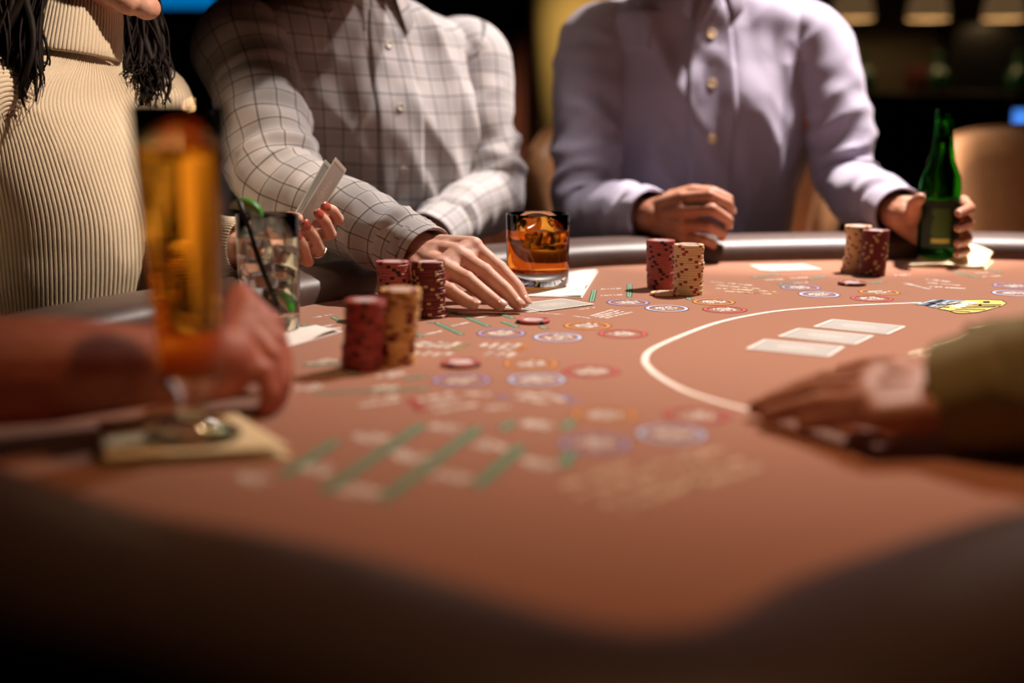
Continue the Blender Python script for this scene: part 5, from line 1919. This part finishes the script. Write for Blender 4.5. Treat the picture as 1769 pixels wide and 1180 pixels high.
r_ = random.Random(77)
for i in range(420):        # mass on the viewer's left (her right side, falling over the shoulder)
    s0 = hc + Z * (0.105 + r_.uniform(-0.015, 0.01)) * 0.95 + Y * r_.uniform(-0.09, 0.05) + X * r_.uniform(0.0, 0.03)
    m1 = hc + X * (0.080 + r_.uniform(-0.004, 0.016)) + Y * r_.uniform(-0.11, 0.035) + Z * r_.uniform(-0.02, 0.02)
    uend = r_.uniform(-90, 62)
    vend = r_.uniform(140, 224) - max(0, uend - 20) * 0.35
    dep = r_.uniform(-0.04, 0.05)
    m2 = W(uend * 0.75 + 22 + r_.uniform(-10, 10), 45 + r_.uniform(-15, 15), 1.62 + dep)
    e_ = W(uend, vend, 1.60 + dep)
    lock([s0, m1, m2, e_], 0.009 if i < 50 else r_.uniform(0.0018, 0.0036), i, waves=r_.uniform(1.2, 2.4), amp=0.005, curl=0.010)
for i in range(380):        # mass on the viewer's right (her left side), in front of the far shoulder
    s0 = hc + Z * (0.105 + r_.uniform(-0.015, 0.01)) * 0.95 + Y * r_.uniform(-0.09, 0.05) - X * r_.uniform(0.0, 0.03)
    m1 = hc - X * (0.080 + r_.uniform(-0.004, 0.014)) + Y * r_.uniform(-0.10, 0.03) + Z * r_.uniform(-0.02, 0.02)
    uend = min(284, max(192, 236 + r_.gauss(0, 20)))
    vend = r_.uniform(120, 198)
    m2 = W(240 + (uend - 236) * 0.9 + r_.uniform(-6, 6), 70 + r_.uniform(-15, 15), 1.79 + r_.uniform(-0.03, 0.02))
    e_ = W(uend, vend, 1.750 + r_.uniform(-0.03, 0.03))
    lock([s0, m1, m2, e_], 0.008 if i < 45 else r_.uniform(0.0018, 0.0034), 900 + i, waves=r_.uniform(1.2, 2.4), amp=0.005, curl=0.012)
for i in range(40):        # back of the head
    a_ = r_.uniform(-1.2, 1.2)
    s0 = hc + Z * 0.10 + Y * -0.02 + X * r_.uniform(-0.02, 0.02)
    m1 = hc - Y * (0.095 * math.cos(a_) + 0.01) + X * 0.085 * math.sin(a_) + Z * r_.uniform(0.0, 0.03)
    m2 = m1 - Z * 0.15 - Y * 0.01
    lock([s0, m1, m2, m2 - Z * r_.uniform(0.08, 0.16) - Y * 0.02], 0.015, 400 + i, amp=0.005)
hb = Body()
hb.ell(hc + Z * 0.040 - Y * 0.02, (0.079, 0.096, 0.078), X, Y, Z)
k = sum(len(q) for q in hv)
hv.append(hb.v[0])
hfc += [tuple(x + k for x in q) for q in hb.f]
obj('hair', np.concatenate(hv), hfc, 'hair', woman, world=True)
trousers(woman, hip, [hip + np.array([0.30, -0.24, -0.02]), hip + np.array([0.36, -0.06, -0.02])], [hip + np.array([0.30, -0.22, -0.48]), hip + np.array([0.36, -0.05, -0.48])])

# her two cards
BLc, TLc, TRc = W(514, 379, 1.528), W(576, 277, 1.545), W(609, 268, 1.600)
ex = unit(TLc - BLc)
ey = unit(TRc - TLc)
cc = BLc + ex * 0.044 + unit(ey - ex * (ex @ ey)) * 0.0315
nzc = np.cross(ex, unit(ey - ex * (ex @ ey)))
if nzc @ np.array([0.7, -0.7, 0]) < 0:
    ey = -ey
card('playing_card', cc, ex, ey, 'playing card held up in the hand, nearer one of the two', 'pair of cards held up')
ex2 = unit(ex + np.array([-0.03, 0, 0.01]))
card('playing_card', cc + np.array([-0.0105, 0.004, -0.004]) - nzc * 0.0012 * np.sign(nzc @ np.array([0.7, -0.7, 0])), ex2, ey, 'playing card held up in the hand, half hidden behind the other', 'pair of cards held up')

# ---------------- player whose bare forearm reaches in from the left
B = Body()
wr_ = P(382, 628, 0.045)
el_ = P(-60, 640, 0.062) + np.array([-0.05, -0.02, 0])
fingers = [
    [P(412, 506, 0.092) * 0 + W(416, 512, 1.075), W(470, 560, 1.070), W(492, 622, 1.058), W(486, 676, 1.050)],
    [W(424, 535, 1.055), W(474, 588, 1.045), W(492, 645, 1.035), W(482, 692, 1.030)],
    [W(424, 566, 1.040), W(468, 616, 1.025), W(482, 664, 1.018), W(470, 702, 1.014)],
    [W(420, 600, 1.030), W(456, 642, 1.012), W(466, 680, 1.005), W(456, 708, 1.002)],
]
thumb = [W(398, 560, 1.085), W(440, 560, 1.110), W(470, 596, 1.115), W(486, 640, 1.105)]
hand(B, wr_, fingers, thumb, 1.05, palm_n=(-0.3, 0.2, -1), wr=(0.030, 0.02), arm=(el_, 0.042))
sh_ = el_ + np.array([-0.22, -0.02, 0.28])
B.chain([el_, sh_], [0.044, 0.055])
SMp = sh_ + np.array([-0.02, -0.19, 0.01])
hipp = np.array([SMp[0] - 0.05, SMp[1], TZ - 0.22])
B.cap(SMp - np.array([0, 0, 0.03]), hipp, 0.10, 0.11)
B.cap(sh_, SMp + np.array([0, -0.17, 0]), 0.05, 0.05)
L, X, Y, Z = head(B, SMp + np.array([0.05, 0, 0.25]), (1, 0.2, -0.2), neck_to=SMp + np.array([0, 0, 0.04]))
sh2 = SMp + np.array([0, -0.18, 0])
el2 = sh2 + np.array([0.10, -0.06, -0.28])
wr2 = el2 + np.array([0.13, 0.20, 0.02])
B.chain([sh2, el2, wr2], [0.05, 0.04, 0.027])
f2 = []
dN = unit(wr2 - el2)
for k in range(4):
    m_ = wr2 + dN * 0.08 + np.array([0.84, -0.54, 0]) * (0.02 - 0.016 * k)
    f2.append([m_, m_ + dN * 0.035, m_ + dN * 0.055 - s_ * 0.01, m_ + dN * 0.065 - s_ * 0.026])
hand(B, wr2, f2, [wr2 + dN * 0.02, wr2 + dN * 0.05 + s_ * 0.01, wr2 + dN * 0.08 + s_ * 0.01, wr2 + dN * 0.10], 1.0)
man3 = B.build('person', 'skin_c', 0.0028, 4, (hipp[0], hipp[1], TZ - 0.25))
tag(man3, 'person at the left edge, only a blurred bare forearm and hand on the table', 'person')
face_parts(man3, L, X, Y, Z)
short_hair(man3, L, X, Y, Z)
rows, up = torso_rows(hipp, SMp, (0, 1, 0), (0, 1, 0), 0.98)
rows = [(c, np.array([0, 1., 0]), u_, a_, f_, b_, p_) for c, x, u_, a_, f_, b_, p_ in rows]
sh, g, nrm, U, V = shirt_torso(man3, rows, 'dark_cloth', 96, 60, 0.006, 61.0)
sleeve(sh, [sh_ + np.array([0, -0.05, 0.01]), sh_, sh_ * 0.5 + el_ * 0.5, sh_ * 0.12 + el_ * 0.88], [0.08, 0.075, 0.068, 0.064], 'dark_cloth', 63.0, N=48, R=50, cuff=False)
sleeve(sh, [sh2 + np.array([0, 0.05, 0.01]), sh2, sh2 * 0.5 + el2 * 0.5, sh2 * 0.1 + el2 * 0.9], [0.08, 0.075, 0.066, 0.062], 'dark_cloth', 65.0, N=48, R=50, cuff=False)
trousers(man3, hipp, [hipp + np.array([0.42, 0.10, -0.02]), hipp + np.array([0.42, -0.12, -0.02])], [hipp + np.array([0.38, 0.1, -0.48]), hipp + np.array([0.38, -0.12, -0.48])])

# ---------------- dealer: hand flat on the felt, olive sleeve
B = Body()
wr_ = P(1672, 688, 0.036)
el_ = np.array([0.60, 0.74, TZ + 0.17])
fingers = [
    [P(1512, 650, 0.040), P(1428, 658, 0.028), P(1368, 676, 0.016), P(1330, 690, 0.010)],
    [P(1496, 672, 0.040), P(1405, 676, 0.029), P(1345, 692, 0.017), P(1306, 704, 0.010)],
    [P(1500, 697, 0.036), P(1418, 698, 0.026), P(1360, 710, 0.016), P(1326, 718, 0.010)],
    [P(1518, 720, 0.030), P(1456, 720, 0.022), P(1414, 728, 0.014), P(1388, 732, 0.010)],
]
thumb = [P(1610, 652, 0.034), P(1548, 636, 0.026), P(1495, 636, 0.018), P(1455, 642, 0.012)]
hand(B, wr_, fingers, thumb, 1.02, palm_n=(0, 0, -1), wr=(0.029, 0.02), arm=(el_, 0.038))
sh_ = el_ + np.array([0.17, -0.10, 0.24])
B.chain([el_, sh_], [0.040, 0.05])
fwd_ = unit(np.array([-0.82, 0.57, 0]))
rt = np.array([0.57, 0.82, 0])
SMp = sh_ + rt * 0.19
hipp = np.array([SMp[0] + 0.05, SMp[1] - 0.03, TZ - 0.10])
SMp = SMp + np.array([0, 0, 0.02])
B.cap(SMp - s_ * 0.03, hipp, 0.10, 0.11)
B.cap(sh_, SMp + rt * 0.17, 0.05, 0.05)
L, X, Y, Z = head(B, SMp + fwd_ * 0.05 + s_ * 0.25, fwd_, neck_to=SMp + s_ * 0.04)
sh2 = SMp + rt * 0.18
el2 = sh2 + fwd_ * 0.08 + rt * 0.06 - s_ * 0.26
wr2 = el2 + fwd_ * 0.22 - s_ * 0.02
B.chain([sh2, el2, wr2], [0.05, 0.04, 0.027])
f2 = []
for k in range(4):
    m_ = wr2 + fwd_ * 0.085 + rt * (0.024 - 0.016 * k) * -1
    f2.append([m_, m_ + fwd_ * 0.04 - s_ * 0.004, m_ + fwd_ * 0.062 - s_ * 0.012, m_ + fwd_ * 0.075 - s_ * 0.022])
hand(B, wr2, f2, [wr2 + fwd_ * 0.02 - rt * 0.02, wr2 + fwd_ * 0.05 - rt * 0.035, wr2 + fwd_ * 0.08 - rt * 0.036, wr2 + fwd_ * 0.10 - rt * 0.03], 1.0)
man4 = B.build('person', 'skin_b', 0.0026, 4, (hipp[0], hipp[1], TZ - 0.15))
tag(man4, 'person dealing at the right edge, blurred hand flat on the felt below an olive sleeve', 'person')
face_parts(man4, L, X, Y, Z)
short_hair(man4, L, X, Y, Z)
rows, up = torso_rows(hipp, SMp, -rt, -rt, 0.98)
sh, g, nrm, U, V = shirt_torso(man4, rows, 'olive', 96, 60, 0.006, 71.0)
sleeve(sh, [sh_ + rt * 0.05, sh_, sh_ * 0.5 + el_ * 0.5, el_, el_ * 0.5 + wr_ * 0.5, wr_ + (wr_ - el_) * 0.02], [0.08, 0.074, 0.068, 0.064, 0.056, 0.046], 'olive', 73.0, N=64, R=90, cuff_len=0.06)
sleeve(sh, [sh2 - rt * 0.05, sh2, sh2 * 0.5 + el2 * 0.5, el2, el2 * 0.5 + wr2 * 0.5, wr2], [0.08, 0.074, 0.066, 0.062, 0.054, 0.044], 'olive', 75.0, N=48, R=70)
button(wr_ - (wr_ - el_) * 0.06 + np.array([-0.012, 0.02, 0.044]), (0, 0.3, 1), 0.006, 'straw', sh)
trousers(man4, hipp, [hipp + fwd_ * 0.05 + rt * 0.1 - s_ * 0.38, hipp + fwd_ * 0.05 - rt * 0.1 - s_ * 0.38], [hipp + rt * 0.1 - s_ * 0.62, hipp - rt * 0.1 - s_ * 0.62])
